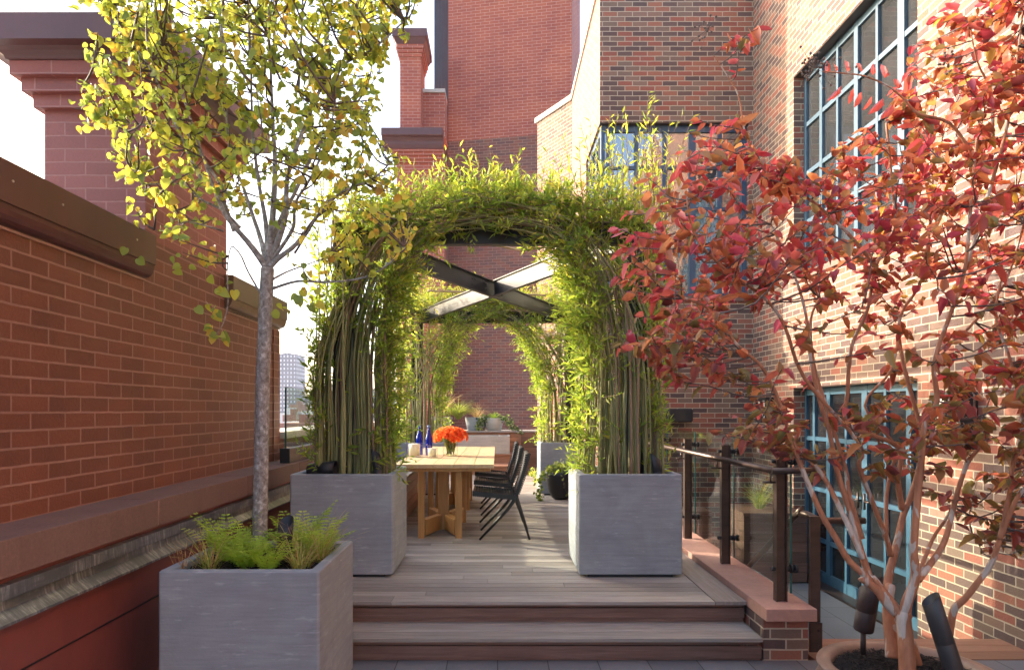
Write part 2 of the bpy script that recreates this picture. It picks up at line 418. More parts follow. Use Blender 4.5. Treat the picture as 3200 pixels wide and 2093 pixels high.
# ------------------------------------------------------------------ mesh helpers
class MB:
    def __init__(s):
        s.v = []; s.f = []; s.mi = []; s.cur = 0; s.sm = []
    def _add(s, vs, fs, smooth=False):
        o = len(s.v)
        s.v += [tuple(p) for p in vs]
        for f in fs:
            s.f.append(tuple(o + i for i in f)); s.mi.append(s.cur); s.sm.append(smooth)
        return s
    def box(s, x0, x1, y0, y1, z0, z1, mtx=None):
        vs = [Vector((x, y, z)) for z in (z0, z1) for y in (y0, y1) for x in (x0, x1)]
        if mtx is not None:
            vs = [mtx @ p for p in vs]
        return s._add(vs, [(0, 2, 3, 1), (4, 5, 7, 6), (0, 1, 5, 4), (2, 6, 7, 3), (1, 3, 7, 5), (0, 4, 6, 2)])
    def cbox(s, x0, x1, y0, y1, z0, z1, c=0.006):
        """box with chamfered vertical + top edges"""
        def ring(z, i):
            k = c
            return [(x0 + i + k, y0 + i, z), (x1 - i - k, y0 + i, z), (x1 - i, y0 + i + k, z), (x1 - i, y1 - i - k, z), (x1 - i - k, y1 - i, z), (x0 + i + k, y1 - i, z), (x0 + i, y1 - i - k, z), (x0 + i, y0 + i + k, z)]
        rs = [ring(z0, c), ring(z0 + c, 0), ring(z1 - c, 0), ring(z1, c)]
        vs = [p for r_ in rs for p in r_]
        fs = [tuple(reversed(range(8))), tuple(24 + i for i in range(8))]
        for k in range(3):
            for i in range(8):
                j = (i + 1) % 8
                fs.append((k * 8 + i, k * 8 + j, k * 8 + 8 + j, k * 8 + 8 + i))
        return s._add(vs, fs)
    def bar(s, a, b, w, h, up=(0, 0, 1)):
        a = Vector(a); b = Vector(b); d = (b - a).normalized(); u = Vector(up)
        side = d.cross(u).normalized(); u = side.cross(d).normalized()
        vs = []
        for p in (a, b):
            for sx, sz in ((-1, -1), (1, -1), (1, 1), (-1, 1)):
                vs.append(p + side * (sx * w / 2) + u * (sz * h / 2))
        return s._add(vs, [(3, 2, 1, 0), (4, 5, 6, 7), (0, 1, 5, 4), (1, 2, 6, 5), (2, 3, 7, 6), (3, 0, 4, 7)])
    def tube(s, pts, rads, n=8, cap=True, smooth=True):
        pts = [Vector(p) for p in pts]
        if isinstance(rads, (int, float)):
            rads = [rads] * len(pts)
        vs = []; prev = None
        for i, p in enumerate(pts):
            d = (pts[min(i + 1, len(pts) - 1)] - pts[max(i - 1, 0)])
            if d.length < 1e-9:
                d = Vector((0, 0, 1))
            d.normalize()
            if prev is None:
                a = Vector((1, 0, 0)) if abs(d.x) < 0.8 else Vector((0, 1, 0))
                u = d.cross(a).normalized()
            else:
                u = (prev - d * prev.dot(d))
                u = u.normalized() if u.length > 1e-6 else d.orthogonal().normalized()
            prev = u
            w = d.cross(u)
            for k in range(n):
                t = 2 * math.pi * k / n
                vs.append(p + (u * math.cos(t) + w * math.sin(t)) * rads[i])
        fs = []
        for i in range(len(pts) - 1):
            for k in range(n):
                j = (k + 1) % n
                fs.append((i * n + k, i * n + j, (i + 1) * n + j, (i + 1) * n + k))
        s._add(vs, fs, smooth)
        if cap:
            o = len(s.v) - len(vs)
            s.f.append(tuple(o + k for k in reversed(range(n)))); s.mi.append(s.cur); s.sm.append(False)
            s.f.append(tuple(o + (len(pts) - 1) * n + k for k in range(n))); s.mi.append(s.cur); s.sm.append(False)
        return s
    def lathe(s, c, prof, n=32, smooth=True):
        c = Vector(c); vs = []; fs = []
        for (r, z) in prof:
            for k in range(n):
                t = 2 * math.pi * k / n
                vs.append(c + Vector((r * math.cos(t), r * math.sin(t), z)))
        for i in range(len(prof) - 1):
            for k in range(n):
                j = (k + 1) % n
                fs.append((i * n + k, i * n + j, (i + 1) * n + j, (i + 1) * n + k))
        return s._add(vs, fs, smooth)
    def prism(s, poly, fn):
        """poly: list of (a,b) counter-clockwise; fn(a,b,t) -> point for t=0/1"""
        n = len(poly)
        vs = [fn(a, b, 0) for a, b in poly] + [fn(a, b, 1) for a, b in poly]
        fs = [tuple(range(n)), tuple(reversed(range(n, 2 * n)))]
        for i in range(n):
            j = (i + 1) % n
            fs.append((i, n + i, n + j, j))
        return s._add(vs, fs)
    def build(s, name, mats, parent=None, bevel=0.0, recalc=False):
        me = bpy.data.meshes.new(name)
        me.from_pydata([tuple(p) for p in s.v], [], s.f)
        if not isinstance(mats, (list, tuple)):
            mats = [mats]
        for m_ in mats:
            me.materials.append(m_)
        me.polygons.foreach_set('material_index', s.mi)
        me.polygons.foreach_set('use_smooth', s.sm)
        if recalc:
            import bmesh
            bm = bmesh.new(); bm.from_mesh(me)
            bmesh.ops.recalc_face_normals(bm, faces=bm.faces)
            bm.to_mesh(me); bm.free()
        me.update()
        uv = me.uv_layers.new(name='UVMap')
        for p in me.polygons:
            nrm = p.normal
            if abs(nrm.z) > 0.7:
                for li in p.loop_indices:
                    co = me.vertices[me.loops[li].vertex_index].co
                    uv.data[li].uv = (co.x, co.y)
            else:
                t = Vector((-nrm.y, nrm.x, 0)).normalized()
                if t.x + t.y < 0:
                    t = -t
                for li in p.loop_indices:
                    co = me.vertices[me.loops[li].vertex_index].co
                    uv.data[li].uv = (co.dot(t), co.z)
        o = bpy.data.objects.new(name, me)
        COL.objects.link(o)
        if parent:
            o.parent = parent
            o.matrix_parent_inverse = Matrix.Translation(-parent.location) if parent.type == 'EMPTY' and parent.parent is None and parent.rotation_euler[2] == 0 else parent.matrix_world.inverted()
        if bevel:
            bv = o.modifiers.new('bevel', 'BEVEL')
            bv.width = bevel; bv.segments = 2; bv.limit_method = 'ANGLE'
        return o

class Leaves:
    """many small leaf blades collected into one mesh; fast numpy build"""
    def __init__(s):
        s.b = []; s.d = []; s.n = []; s.l = []; s.w = []; s.c = []
    def add(s, base, d, nrm, ln, wd, col):
        s.b.append(tuple(base)); s.d.append(tuple(d)); s.n.append(tuple(nrm)); s.l.append(ln); s.w.append(wd); s.c.append(col)
    def build(s, name, mat, parent=None, kind='oval', droop=0.15, fold=0.18):
        k = len(s.b)
        B = np.array(s.b, dtype=float).reshape(k, 3); D = np.array(s.d, dtype=float).reshape(k, 3); Nn = np.array(s.n, dtype=float).reshape(k, 3)
        D /= np.linalg.norm(D, axis=1)[:, None] + 1e-9
        Sd = np.cross(D, Nn); Sd /= np.linalg.norm(Sd, axis=1)[:, None] + 1e-9
        U = np.cross(Sd, D)
        ln = np.array(s.l)[:, None]; wd = np.array(s.w)[:, None]
        if kind == 'oval':      # b m1 m2 t l1 l2 r1 r2
            T = [(0, 0, 0), (.36, 0, -.5), (.72, 0, -.5), (1, 0, 0), (.30, -.5, .5), (.68, -.42, .4), (.30, .5, .5), (.68, .42, .4)]
            F = [(0, 6, 1), (0, 1, 4), (1, 6, 7, 2), (1, 2, 5, 4), (2, 7, 3), (2, 3, 5)]
        elif kind == 'heart':
            T = [(0, 0, 0), (.36, 0, 0), (.72, 0, 0), (1.02, 0, 0)]
            hf = [(-.07, .20), (.10, .44), (.38, .54), (.66, .47), (.87, .26)]
            T += [(a, w_, w_) for a, w_ in hf] + [(a, -w_, w_) for a, w_ in hf]
            F = [(0, 4, 5, 6, 1), (1, 6, 7, 8, 2), (2, 8, 3), (0, 1, 11, 10, 9), (1, 2, 13, 12, 11), (2, 3, 13)]
        elif kind == 'blade':
            T = [(0, -.5, 0), (0, .5, 0), (.5, .42, .1), (.5, -.42, .1), (1, 0, 0)]
            F = [(0, 1, 2, 3), (3, 2, 4)]
        else:                   # lance
            T = [(0, 0, 0), (.42, .5, .3), (1, 0, 0), (.42, -.5, .3)]
            F = [(0, 1, 2), (0, 2, 3)]
        nv = len(T)
        V = np.zeros((k, nv, 3))
        rg = np.random.default_rng(k); dr = rg.uniform(-.4, 2.4, (k, 1)) * droop; fo = rg.uniform(.1, 2.0, (k, 1)) * fold; tw_s = rg.uniform(-.35, .35, (k, 1))
        for i, (a, w_, h_) in enumerate(T):
            V[:, i, :] = B + D * (ln * a) + Sd * (wd * w_ + ln * tw_s * a * a * .4) + U * (wd * fo * h_ * 2 - ln * dr * a * a + wd * w_ * tw_s * a * 2)
        V = V.reshape(-1, 3)
        me = bpy.data.meshes.new(name)
        loops = []; starts = []; tot = []
        st = 0
        base = np.arange(k)[:, None] * nv
        fl = [i for f in F for i in f]
        me.vertices.add(len(V)); me.vertices.foreach_set('co', V.ravel())
        LI = (base + np.array(fl)[None, :]).ravel()
        per = len(fl)
        me.loops.add(len(LI)); me.loops.foreach_set('vertex_index', LI.astype(np.int32))
        fs = []; off = 0
        for f in F:
            fs.append(off); off += len(f)
        ls = (np.arange(k)[:, None] * per + np.array(fs)[None, :]).ravel().astype(np.int32)
        lt = np.tile(np.array([len(f) for f in F], dtype=np.int32), k)
        me.polygons.add(len(ls)); me.polygons.foreach_set('loop_start', ls); me.polygons.foreach_set('loop_total', lt)
        me.update(calc_edges=True)
        me.validate()
        ca = me.color_attributes.new('leaf_col', 'FLOAT_COLOR', 'POINT')
        C = np.ones((k, nv, 4)); C[:, :, :3] = np.array(s.c)[:, None, :]
        ca.data.foreach_set('color', C.ravel())
        me.materials.append(mat)
        o = bpy.data.objects.new(name, me)
        COL.objects.link(o)
        if parent:
            o.parent = parent
            o.matrix_parent_inverse = Matrix.Translation(-parent.location)
        return o

def thing(name, label, cat, loc=(0, 0, 0), group=None, kind=None):
    o = bpy.data.objects.new(name, None)
    o.empty_display_size = 0.2
    o.location = loc
    COL.objects.link(o)
    tag(o, label, cat, group, kind)
    return o

def tag(o, label=None, cat=None, group=None, kind=None):
    if label: o['label'] = label
    if cat: o['category'] = cat
    if group: o['group'] = group
    if kind: o['kind'] = kind
    return o

def copy_tree(o, parent=None):
    c = o.copy(); COL.objects.link(c)
    if parent: c.parent = parent
    for ch in [x for x in bpy.data.objects if x.parent == o]:
        copy_tree(ch, c)
    return c

def at(px, py, Y):
    """point of the photograph at a known distance"""
    return Vector(((px - 1555) / 2133.3 * Y, Y, 1.6 - (py - 1280) / 2133.3 * Y))

def smooth_path(pts, sub=4):
    pts = [Vector(p) for p in pts]
    if len(pts) < 3: return pts
    out = []
    for i in range(len(pts) - 1):
        p0 = pts[max(i - 1, 0)]; p1 = pts[i]; p2 = pts[i + 1]; p3 = pts[min(i + 2, len(pts) - 1)]
        for k in range(sub):
            t = k / sub
            out.append(0.5 * ((2 * p1) + (p2 - p0) * t + (2 * p0 - 5 * p1 + 4 * p2 - p3) * t * t + (3 * p1 - p0 - 3 * p2 + p3) * t ** 3))
    out.append(pts[-1])
    return out

def lerp(a, b, t): return a + (b - a) * t
DECK = 0.30
LOW = -0.34

# ------------------------------------------------------------------ setting: ground, floors
mb = MB(); mb.box(-1500, 1500, -400, 1500, -36, -35)
tag(mb.build('ground', plain('city_ground', (0.22, 0.21, 0.2), 0.9, 0, 0.3, 0.02)), 'distant grey city ground far below the roof terrace', 'ground', kind='structure')

mb = MB()
mb.box(-1.905, 6, -8, 4.366, -0.08, 0)
tag(mb.build('pavement', M['paver']), 'dark blue grey stone pavers in front of the wooden steps', 'pavement', kind='structure')
mb = MB()
mb.box(2.0, 3.9, 4.76, 9.35, LOW - 0.1, LOW)
tag(mb.build('path', M['paver']), 'grey paved sunken passage in front of the blue glazed doors', 'path', kind='structure')
mb = MB(); mb.box(-2.6, 6.0, -8, 18, -3.0, LOW - 0.12)
tag(mb.build('roof', M['roofing']), 'terrace roof slab under the paving and the deck', 'roof', kind='structure')

rnd = random.Random(3)
mb = MB()
y = 4.66
pitch = 0.118
first = True
while y < 13.75:
    y1 = min(y + pitch - 0.0075, 13.8)
    xs = [-1.90]
    x = -1.90 + rnd.uniform(0.8, 2.4)
    while x < 1.1:
        xs.append(x); x += rnd.uniform(1.6, 2.8)
    xs.append(1.475 if y < 9.2 else 1.3)
    for a, b_ in zip(xs[:-1], xs[1:]):
        if first:
            mb.box(a, b_ - 0.002, y - 0.03, y1, DECK - 0.024, DECK)
        else:
            mb.box(a, b_ - 0.002, y, y1, DECK - 0.024, DECK + rnd.uniform(-0.0008, 0.0008))
    first = False
    y += pitch
mb.cur = 1
mb.box(1.48, 1.69, 4.63, 9.3, DECK - 0.024, DECK + 0.0015)
mb.cur = 2
mb.box(-1.9, 1.68, 4.72, 13.8, -0.3, DECK - 0.03)
tag(mb.build('deck', [M['deck'], M['deck_y'], M['black']], bevel=0.0018), 'weathered grey wooden deck of long crosswise boards under the willow arbor', 'deck', kind='structure')

st = thing('wooden_steps', 'two wide weathered wooden steps with red brown risers up to the deck', 'steps', (0, 4.5, 0))
mb = MB()
for (a, b_) in ((4.33, 4.47), (4.475, 4.62), (4.625, 4.70)):
    mb.box(-1.90, 1.683, a, b_, 0.126, 0.150)
mb.build('tread', M['deck'], st, bevel=0.003)
mb = MB()
mb.box(-1.9, 1.683, 4.352, 4.37, 0.016, 0.095); mb.box(-1.9, 1.68, 4.366, 4.38, 0.098, 0.122); mb.box(-1.9, 1.68, 4.366, 4.38, 0.0, 0.014)
mb.build('riser', M['riser'], st, bevel=0.002)
mb = MB()
mb.box(-1.9, 1.682, 4.652, 4.67, 0.182, 0.250); mb.box(-1.9, 1.68, 4.668, 4.685, 0.252, 0.272); mb.box(-1.9, 1.68, 4.668, 4.685, 0.152, 0.180)
mb.build('riser', M['riser'], st, bevel=0.002)

ws = thing('wooden_step', 'reddish hardwood boards edging the drop to the sunken passage', 'step', (2.9, 4.5, 0))
mb = MB()
for a, b_ in ((4.37, 4.50), (4.505, 4.63), (4.635, 4.76)):
    mb.box(2.03, 5.0, a, b_, -0.03, 0.006)
mb.build('tread', M['ipe'], ws, bevel=0.003)
mb = MB(); mb.box(2.03, 5.0, 4.74, 4.755, LOW, -0.034); mb.build('riser', M['ipe_dark'], ws)

# ------------------------------------------------------------------ left painted wall
lw = thing('painted_brick_wall', 'long red brown painted brick parapet wall on the left with metal coping and a tall pier', 'wall', (-2.4, 3, 0))
XW = -2.24
mb = MB()
mb.box(XW - 0.5, XW, -6, 4.34, 0.9, 2.44)
mb.box(XW - 0.5, XW, 5.64, 6.975, 0.9, 2.42)
mb.box(-2.88, XW, 4.34, 5.64, 0.9, 2.70)
mb.box(XW - 0.03, XW + 0.012, 6.80, 6.985, 1.09, 2.40)
mb.build('wall', M['brick_old'], lw)
# pier
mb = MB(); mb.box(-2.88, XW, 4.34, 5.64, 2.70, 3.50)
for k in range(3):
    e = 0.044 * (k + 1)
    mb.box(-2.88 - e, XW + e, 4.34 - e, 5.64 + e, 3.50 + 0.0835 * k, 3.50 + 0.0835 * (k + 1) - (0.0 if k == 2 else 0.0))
pier = mb.build('pier', M['brick_pier_glare'], lw)
mb = MB()
ring = [(0.13, 3.752), (0.15, 3.758), (0.165, 3.775), (0.175, 3.79), (0.22, 3.80), (0.235, 3.812), (0.27, 3.815), (0.27, 3.965), (0.26, 3.975), (-0.1, 3.99)]
def sq_ring(mb, x0, x1, y0, y1, prof):
    vs = []; fs = []
    for (e, z) in prof:
        vs += [(x0 - e, y0 - e, z), (x1 + e, y0 - e, z), (x1 + e, y1 + e, z), (x0 - e, y1 + e, z)]
    n = len(prof)
    for i in range(n - 1):
        for k in range(4):
            j = (k + 1) % 4
            fs.append((i * 4 + k, i * 4 + j, i * 4 + 4 + j, i * 4 + 4 + k))
    fs.append(tuple((n - 1) * 4 + k for k in range(4)))
    fs.append(tuple(reversed(range(4))))
    mb._add(vs, fs)
cove = [(0.13, 3.752), (0.145, 3.755)] + [(0.145 + 0.10 * (1 - math.cos(t * math.pi / 2)), 3.755 + 0.055 * math.sin(t * math.pi / 2)) for t in (0.25, 0.5, 0.75, 1.0)] + [(0.27, 3.812), (0.27, 3.968), (0.262, 3.975), (-0.2, 4.0)]
sq_ring(mb, -2.88, XW, 4.34, 5.64, cove)
mb.build('cornice', M['coping_metal'], pier)
mb = MB()
for yy in (3.0, 4.0):
    pass
def coping(y0, y1, mat, endp):
    prof = [(XW + 0.002, 2.425), (XW + 0.004, 2.437)]
    for t in range(6):
        a = t / 5 * math.pi / 2
        prof.append((XW + 0.012 + 0.05 * math.sin(a), 2.437 + 0.078 * (1 - math.cos(a))))
    prof += [(XW + 0.072, 2.516), (XW + 0.074, 2.70), (XW + 0.066, 2.707), (XW - 0.54, 2.72), (XW - 0.56, 2.5), (XW - 0.5, 2.43)]
    prof = prof[::-1]
    mb = MB(); mb.prism(prof, lambda a, b, t: (a, y0 if t == 0 else y1, b))
    o = mb.build('coping', mat, lw, recalc=True)
    return o
c1 = coping(-6, 4.334, M['coping_metal'], 0)
c2 = coping(5.60, 7.04, M['coping_brown'], 0)
mb = MB()
for yy in (2.72, 3.4, 4.1, 3.05):
    mb.tube([(XW + 0.073, yy, 2.62), (XW + 0.078, yy, 2.62)], 0.006, 8)
mb.build('screw', M['palestone'], c1)
mb = MB()
mb.box(XW - 0.02, XW + 0.007, -6, 4.33, 2.415, 2.428); mb.box(XW - 0.02, XW + 0.007, 5.65, 6.97, 2.40, 2.414)
mb.build('mortar_bed', M['mortar_bed'], lw)
# ledge of stone blocks
mb = MB()
ys = [-6, 1.0, 2.34, 3.93, 5.33, 6.73, 8.13, 9.53, 11.0]
for a, b_ in zip(ys[:-1], ys[1:]):
    mb.box(XW - 0.2, -1.95, a + 0.006, b_ - 0.006, 0.932, 1.085)
mb.cur = 1
mb.box(XW - 0.2, -1.955, -6, 11.0, 0.935, 1.081)
mb.build('stone_ledge', [M['brownstone'], M['mortar_bed']], lw, bevel=0.004)
mb = MB()
mb.box(XW - 0.3, -1.99, -6, 11, -0.1, 0.933)
mb.build('base', M['stucco_red'], lw)
mb = MB()
mb.prism([(-1.988, 0.905), (-1.955, 0.90), (-1.952, 0.846), (-1.978, 0.838), (-1.972, 0.80), (-1.925, 0.760), (-1.925, 0.748), (-1.988, 0.742)], lambda a, b, t: (a, -6 if t == 0 else 11, b))
mb.build('flashing', M['flashing'], lw, recalc=True)
mb = MB(); mb.box(-1.99, -1.984, -6, 11, 0.512, 0.518); mb.build('groove', M['black'], lw)

# low parapet with pale cap beyond the wall
pp = thing('low_parapet', 'low red brick parapet with a pale stone cap beyond the end of the painted wall', 'wall', (-2.4, 10, 1))
mb = MB(); mb.box(XW - 0.35, XW, 6.99, 17.5, 0.9, 1.30); mb.build('wall', M['brick_old'], pp)
mb = MB(); mb.box(XW - 0.42, XW + 0.06, 6.99, 17.4, 1.302, 1.375); mb.build('cap', M['palestone'], pp, bevel=0.006)

gg = thing('glass_guard', 'frameless clear glass guard panel standing in a dark metal channel on the stone ledge', 'glass panel', (-2.05, 8, 1.085))
mb = MB(); mb.box(-2.062, -2.046, 6.62, 10.4, 1.20, 1.82); mb.build('glass_panel', M['glass'], gg)
mb = MB(); mb.box(-2.062, -2.046, 6.612, 6.6195, 1.20, 1.82); mb.build('glass_edge', M['glass_edge'], gg)
mb = MB(); mb.box(-2.10, -2.01, 6.60, 10.45, 1.086, 1.225); mb.build('base_channel', M['bronze'], gg, bevel=0.003)
mb = MB(); mb.box(-2.102, -2.008, 6.588, 6.599, 1.086, 1.227); mb.build('end_cap', M['black'], gg)

# ------------------------------------------------------------------ planters
def planter(name, label, x0, y0, z0, s=0.8, h=0.8, rim=0.055, fill='mulch', fz=0.075, foot=True):
    t = thing(name, label, 'planter', (x0 + s / 2, y0 + s / 2, z0), 'square concrete planters')
    x1, y1 = x0 + s, y0 + s
    zb = z0 + 0.022; zt = z0 + h
    c = 0.007
    def ring(x0_, x1_, y0_, y1_, z, k):
        return [(x0_ + k, y0_, z), (x1_ - k, y0_, z), (x1_, y0_ + k, z), (x1_, y1_ - k, z), (x1_ - k, y1_, z), (x0_ + k, y1_, z), (x0_, y1_ - k, z), (x0_, y0_ + k, z)]
    rs = [ring(x0 + c, x1 - c, y0 + c, y1 - c, zb, 0.01), ring(x0, x1, y0, y1, zb + c, 0.012), ring(x0, x1, y0, y1, zt - c, 0.012),
          ring(x0 + c, x1 - c, y0 + c, y1 - c, zt, 0.012), ring(x0 + rim - c, x1 - rim + c, y0 + rim - c, y1 - rim + c, zt, 0.012),
          ring(x0 + rim, x1 - rim, y0 + rim, y1 - rim, zt - c, 0.012), ring(x0 + rim, x1 - rim, y0 + rim, y1 - rim, zt - 0.25, 0.012)]
    mb = MB(); vs = [p for r_ in rs for p in r_]; fs = [tuple(reversed(range(8)))]
    for k in range(len(rs) - 1):
        for i in range(8):
            j = (i + 1) % 8
            fs.append((k * 8 + i, k * 8 + j, k * 8 + 8 + j, k * 8 + 8 + i))
    mb._add(vs, fs)
    mb.build('box', M['concrete'], t)
    if foot:
        mb = MB(); mb.box(x0 + 0.07, x1 - 0.07, y0 + 0.03, y1 - 0.07, z0 + 0.001, z0 + 0.0215); mb.build('foot', M['black'], t)
    # filling
    rr = random.Random(int(x0 * 100 + y0 * 10))
    n = 26; mb = MB(); vs = []; fs = []
    for i in range(n + 1):
        for j in range(n + 1):
            vs.append((lerp(x0 + rim + 0.001, x1 - rim - 0.001, i / n), lerp(y0 + rim + 0.001, y1 - rim - 0.001, j / n), zt - fz + rr.uniform(-0.008, 0.012) + 0.012 * math.sin(i * 0.7) * math.sin(j * 0.6)))
    for i in range(n):
        for j in range(n):
            a = i * (n + 1) + j
            fs.append((a, a + n + 1, a + n + 2, a + 1))
    mb._add(vs, fs)
    if fill == 'mulch':
        for k in range(900):
            px, py = rr.uniform(x0 + rim + .02, x1 - rim - .02), rr.uniform(y0 + rim + .02, y1 - rim - .02)
            a = rr.uniform(0, 6.28); l = rr.uniform(0.008, 0.022)
            p = Vector((px, py, zt - fz + rr.uniform(0.004, 0.022)))
            d = Vector((math.cos(a) * l, math.sin(a) * l, rr.uniform(-.01, .01)))
            mb.bar(p - d, p + d, 0.005, 0.003)
        mb.build('mulch', M['mulch'], t)
    else:
        for k in range(160):
            px, py = rr.uniform(x0 + rim + .02, x1 - rim - .02), rr.uniform(y0 + rim + .02, y1 - rim - .02)
            r_ = rr.uniform(0.012, 0.026)
            mb.lathe((px, py, zt - fz + r_ * 0.5), [(0.001, -r_ * .6), (r_ * .8, -r_ * .3), (r_, 0), (r_ * .75, r_ * .4), (0.001, r_ * .6)], 7)
        mb.build('pebbles', M['pebble'], t)
    return t

PN = planter('concrete_planter', 'grey concrete planter at the left front holding the yellow leaved tree and ferns', -1.685, 3.385, 0, fz=0.045)
P1 = planter('concrete_planter', 'grey concrete planter under the front left willow clump beside the teak table', -1.61, 5.29, DECK, fill='pebble', fz=0.09)
P2 = planter('concrete_planter', 'grey concrete planter under the front right willow clump by the glass railing', 0.633, 5.29, DECK, fill='pebble', fz=0.09)
P3 = planter('concrete_planter', 'grey concrete planter under the back left willow clump behind the teak table', -1.617, 10.4, DECK, fill='pebble', fz=0.09)
P4 = planter('concrete_planter', 'grey concrete planter under the back right willow clump next to the dark bowl', 0.648, 10.4, DECK, fill='pebble', fz=0.09)

# ------------------------------------------------------------------ steel arbor
AX0, AX1, AY0, AY1 = -1.27, 1.15, 5.69, 10.8
ar = thing('steel_arbor', 'dark steel arbor frame with crossed diagonal beams carrying the willows', 'arbor', (-0.06, 8.2, DECK))
for (x, y) in ((AX0, AY0), (AX1, AY0), (AX0, AY1), (AX1, AY1)):
    mb = MB(); mb.box(x - 0.075, x + 0.075, y - 0.01, y + 0.01, 1.0, 2.97); mb.box(x - 0.085, x - 0.075, y - 0.06, y + 0.06, 1.0, 2.97); mb.box(x + 0.075, x + 0.085, y - 0.06, y + 0.06, 1.0, 2.97)
    mb.build('post', M['steel'], ar)
def ibeam(a, b, h=0.18, w=0.075, z=3.06, name='beam', gap=0.0):
    a = Vector((a[0], a[1], z)); b = Vector((b[0], b[1], z))
    mb = MB()
    mb.bar(a, b, 0.012, h - 0.02)
    for s_ in (-1, 1):
        o = Vector((0, 0, s_ * (h / 2 - 0.005)))
        mb.bar(a + o, b + o, w, 0.01)
    mb.build(name, M['steel'], ar)
ibeam((AX0 - 0.09, AY0), (AX1 + 0.12, AY0)); ibeam((AX0 - 0.09, AY1), (AX1 + 0.12, AY1))
ibeam((AX0, AY0 + 0.04), (AX0, AY1 - 0.04)); ibeam((AX1, AY0 + 0.04), (AX1, AY1 - 0.04))
ibeam((AX0 + 0.04, AY0 + 0.05), (AX1 - 0.04, AY1 - 0.05), 0.19, 0.055, 3.055, 'cross_beam')
mid = ((AX0 + AX1) / 2, (AY0 + AY1) / 2)
dv = Vector((AX0 - AX1, AY1 - AY0)).normalized()
ibeam((AX1 - 0.04, AY0 + 0.05), (mid[0] - dv.x * 0.06, mid[1] - dv.y * 0.06), 0.19, 0.055, 3.055, 'cross_beam')
ibeam((mid[0] + dv.x * 0.06, mid[1] + dv.y * 0.06), (AX0 + 0.04, AY1 - 0.05), 0.19, 0.055, 3.055, 'cross_beam')
mb = MB()
dvb = Vector((AX1 - AX0, AY1 - AY0)).normalized(); sdv = Vector((dvb.y, -dvb.x))
for s_ in (-0.55, -0.48, -0.25, -0.18, 0.18, 0.25):
    for dz in (-0.035, 0.035):
        p = Vector((mid[0] + dvb.x * s_, mid[1] + dvb.y * s_, 3.055 + dz))
        q = Vector((sdv.x, sdv.y, 0)) * 0.016
        mb = MB(); mb.tube([p - q, p + q], 0.012, 6); mb.build('bolt', M['steel'], ar)

# bamboo poles tied above the beams
for i, (a, b_, lab) in enumerate([((-0.75, 6.0, 3.19), (0.35, 8.7, 3.62), 'bamboo pole rising from the front left corner of the arbor roof'),
                     ((0.85, 6.3, 3.19), (-0.2, 8.2, 3.60), 'bamboo pole rising from the front right corner of the arbor roof'),
                     ((-0.95, 9.3, 3.22), (0.7, 9.9, 3.26), 'bamboo pole lying level across the back of the arbor roof')]):
    mb = MB(); a = Vector(a); b_ = Vector(b_)
    n = 9; pts = []; rr = []
    for k in range(n * 3 + 1):
        t = k / (n * 3); pts.append(a.lerp(b_, t)); rr.append(0.017 if k % 3 == 0 else 0.013)
    mb.tube(pts, rr, 8)
    tag(mb.build('bamboo_pole', M['bamboo']), lab, 'pole', 'bamboo poles tied over the arbor')

# ------------------------------------------------------------------ willow
WC = [(0.17, 0.27, 0.04), (0.21, 0.33, 0.05), (0.12, 0.20, 0.035), (0.27, 0.36, 0.06), (0.33, 0.38, 0.07)]
WT = [(0.34, 0.38, 0.05), (0.42, 0.42, 0.06), (0.26, 0.33, 0.045), (0.5, 0.42, 0.08)]
def rvec(r):
    while True:
        v = Vector((r.uniform(-1, 1), r.uniform(-1, 1), r.uniform(-1, 1)))
        if 0.05 < v.length < 1: return v.normalized()

def shoot(r, lv, tw, p, d, ln, n, leaf=0.085, pal=WC, grav=-0.25, w=0.235, twig=0.0028, two=True):
    """a leafy side shoot"""
    d = d.normalized(); pts = [p.copy()]; q = p.copy(); k = max(3, int(ln / 0.07))
    for i in range(k):
        d = (d + Vector((0, 0, grav * 0.12)) + rvec(r) * 0.09).normalized()
        q = q + d * (ln / k); pts.append(q.copy())
    if tw is not None:
        tw.tube(pts, [twig * (1 - 0.7 * i / k) for i in range(k + 1)], 3, cap=False)
    for i in range(n):
        t = (i + 0.5 + r.uniform(-.3, .3)) / n
        f = max(0.0, min(0.999, t)) * k; j = int(f)
        b = pts[j].lerp(pts[j + 1], f - j); dd = (pts[j + 1] - pts[j]).normalized()
        s_ = rvec(r); s_ = (s_ - dd * s_.dot(dd)).normalized()
        ld = (dd * r.uniform(0.5, 1.0) + s_ * r.uniform(0.5, 0.9)).normalized()
        c = r.choice(pal); g = r.uniform(0.8, 1.2)
        L_ = leaf * r.uniform(0.65, 1.2) * (1 - 0.35 * t)
        lv.add(b, ld, rvec(r) + Vector((0, 0, 0.6)), L_, L_ * w * r.uniform(0.8, 1.2), (c[0] * g, c[1] * g, c[2] * g))

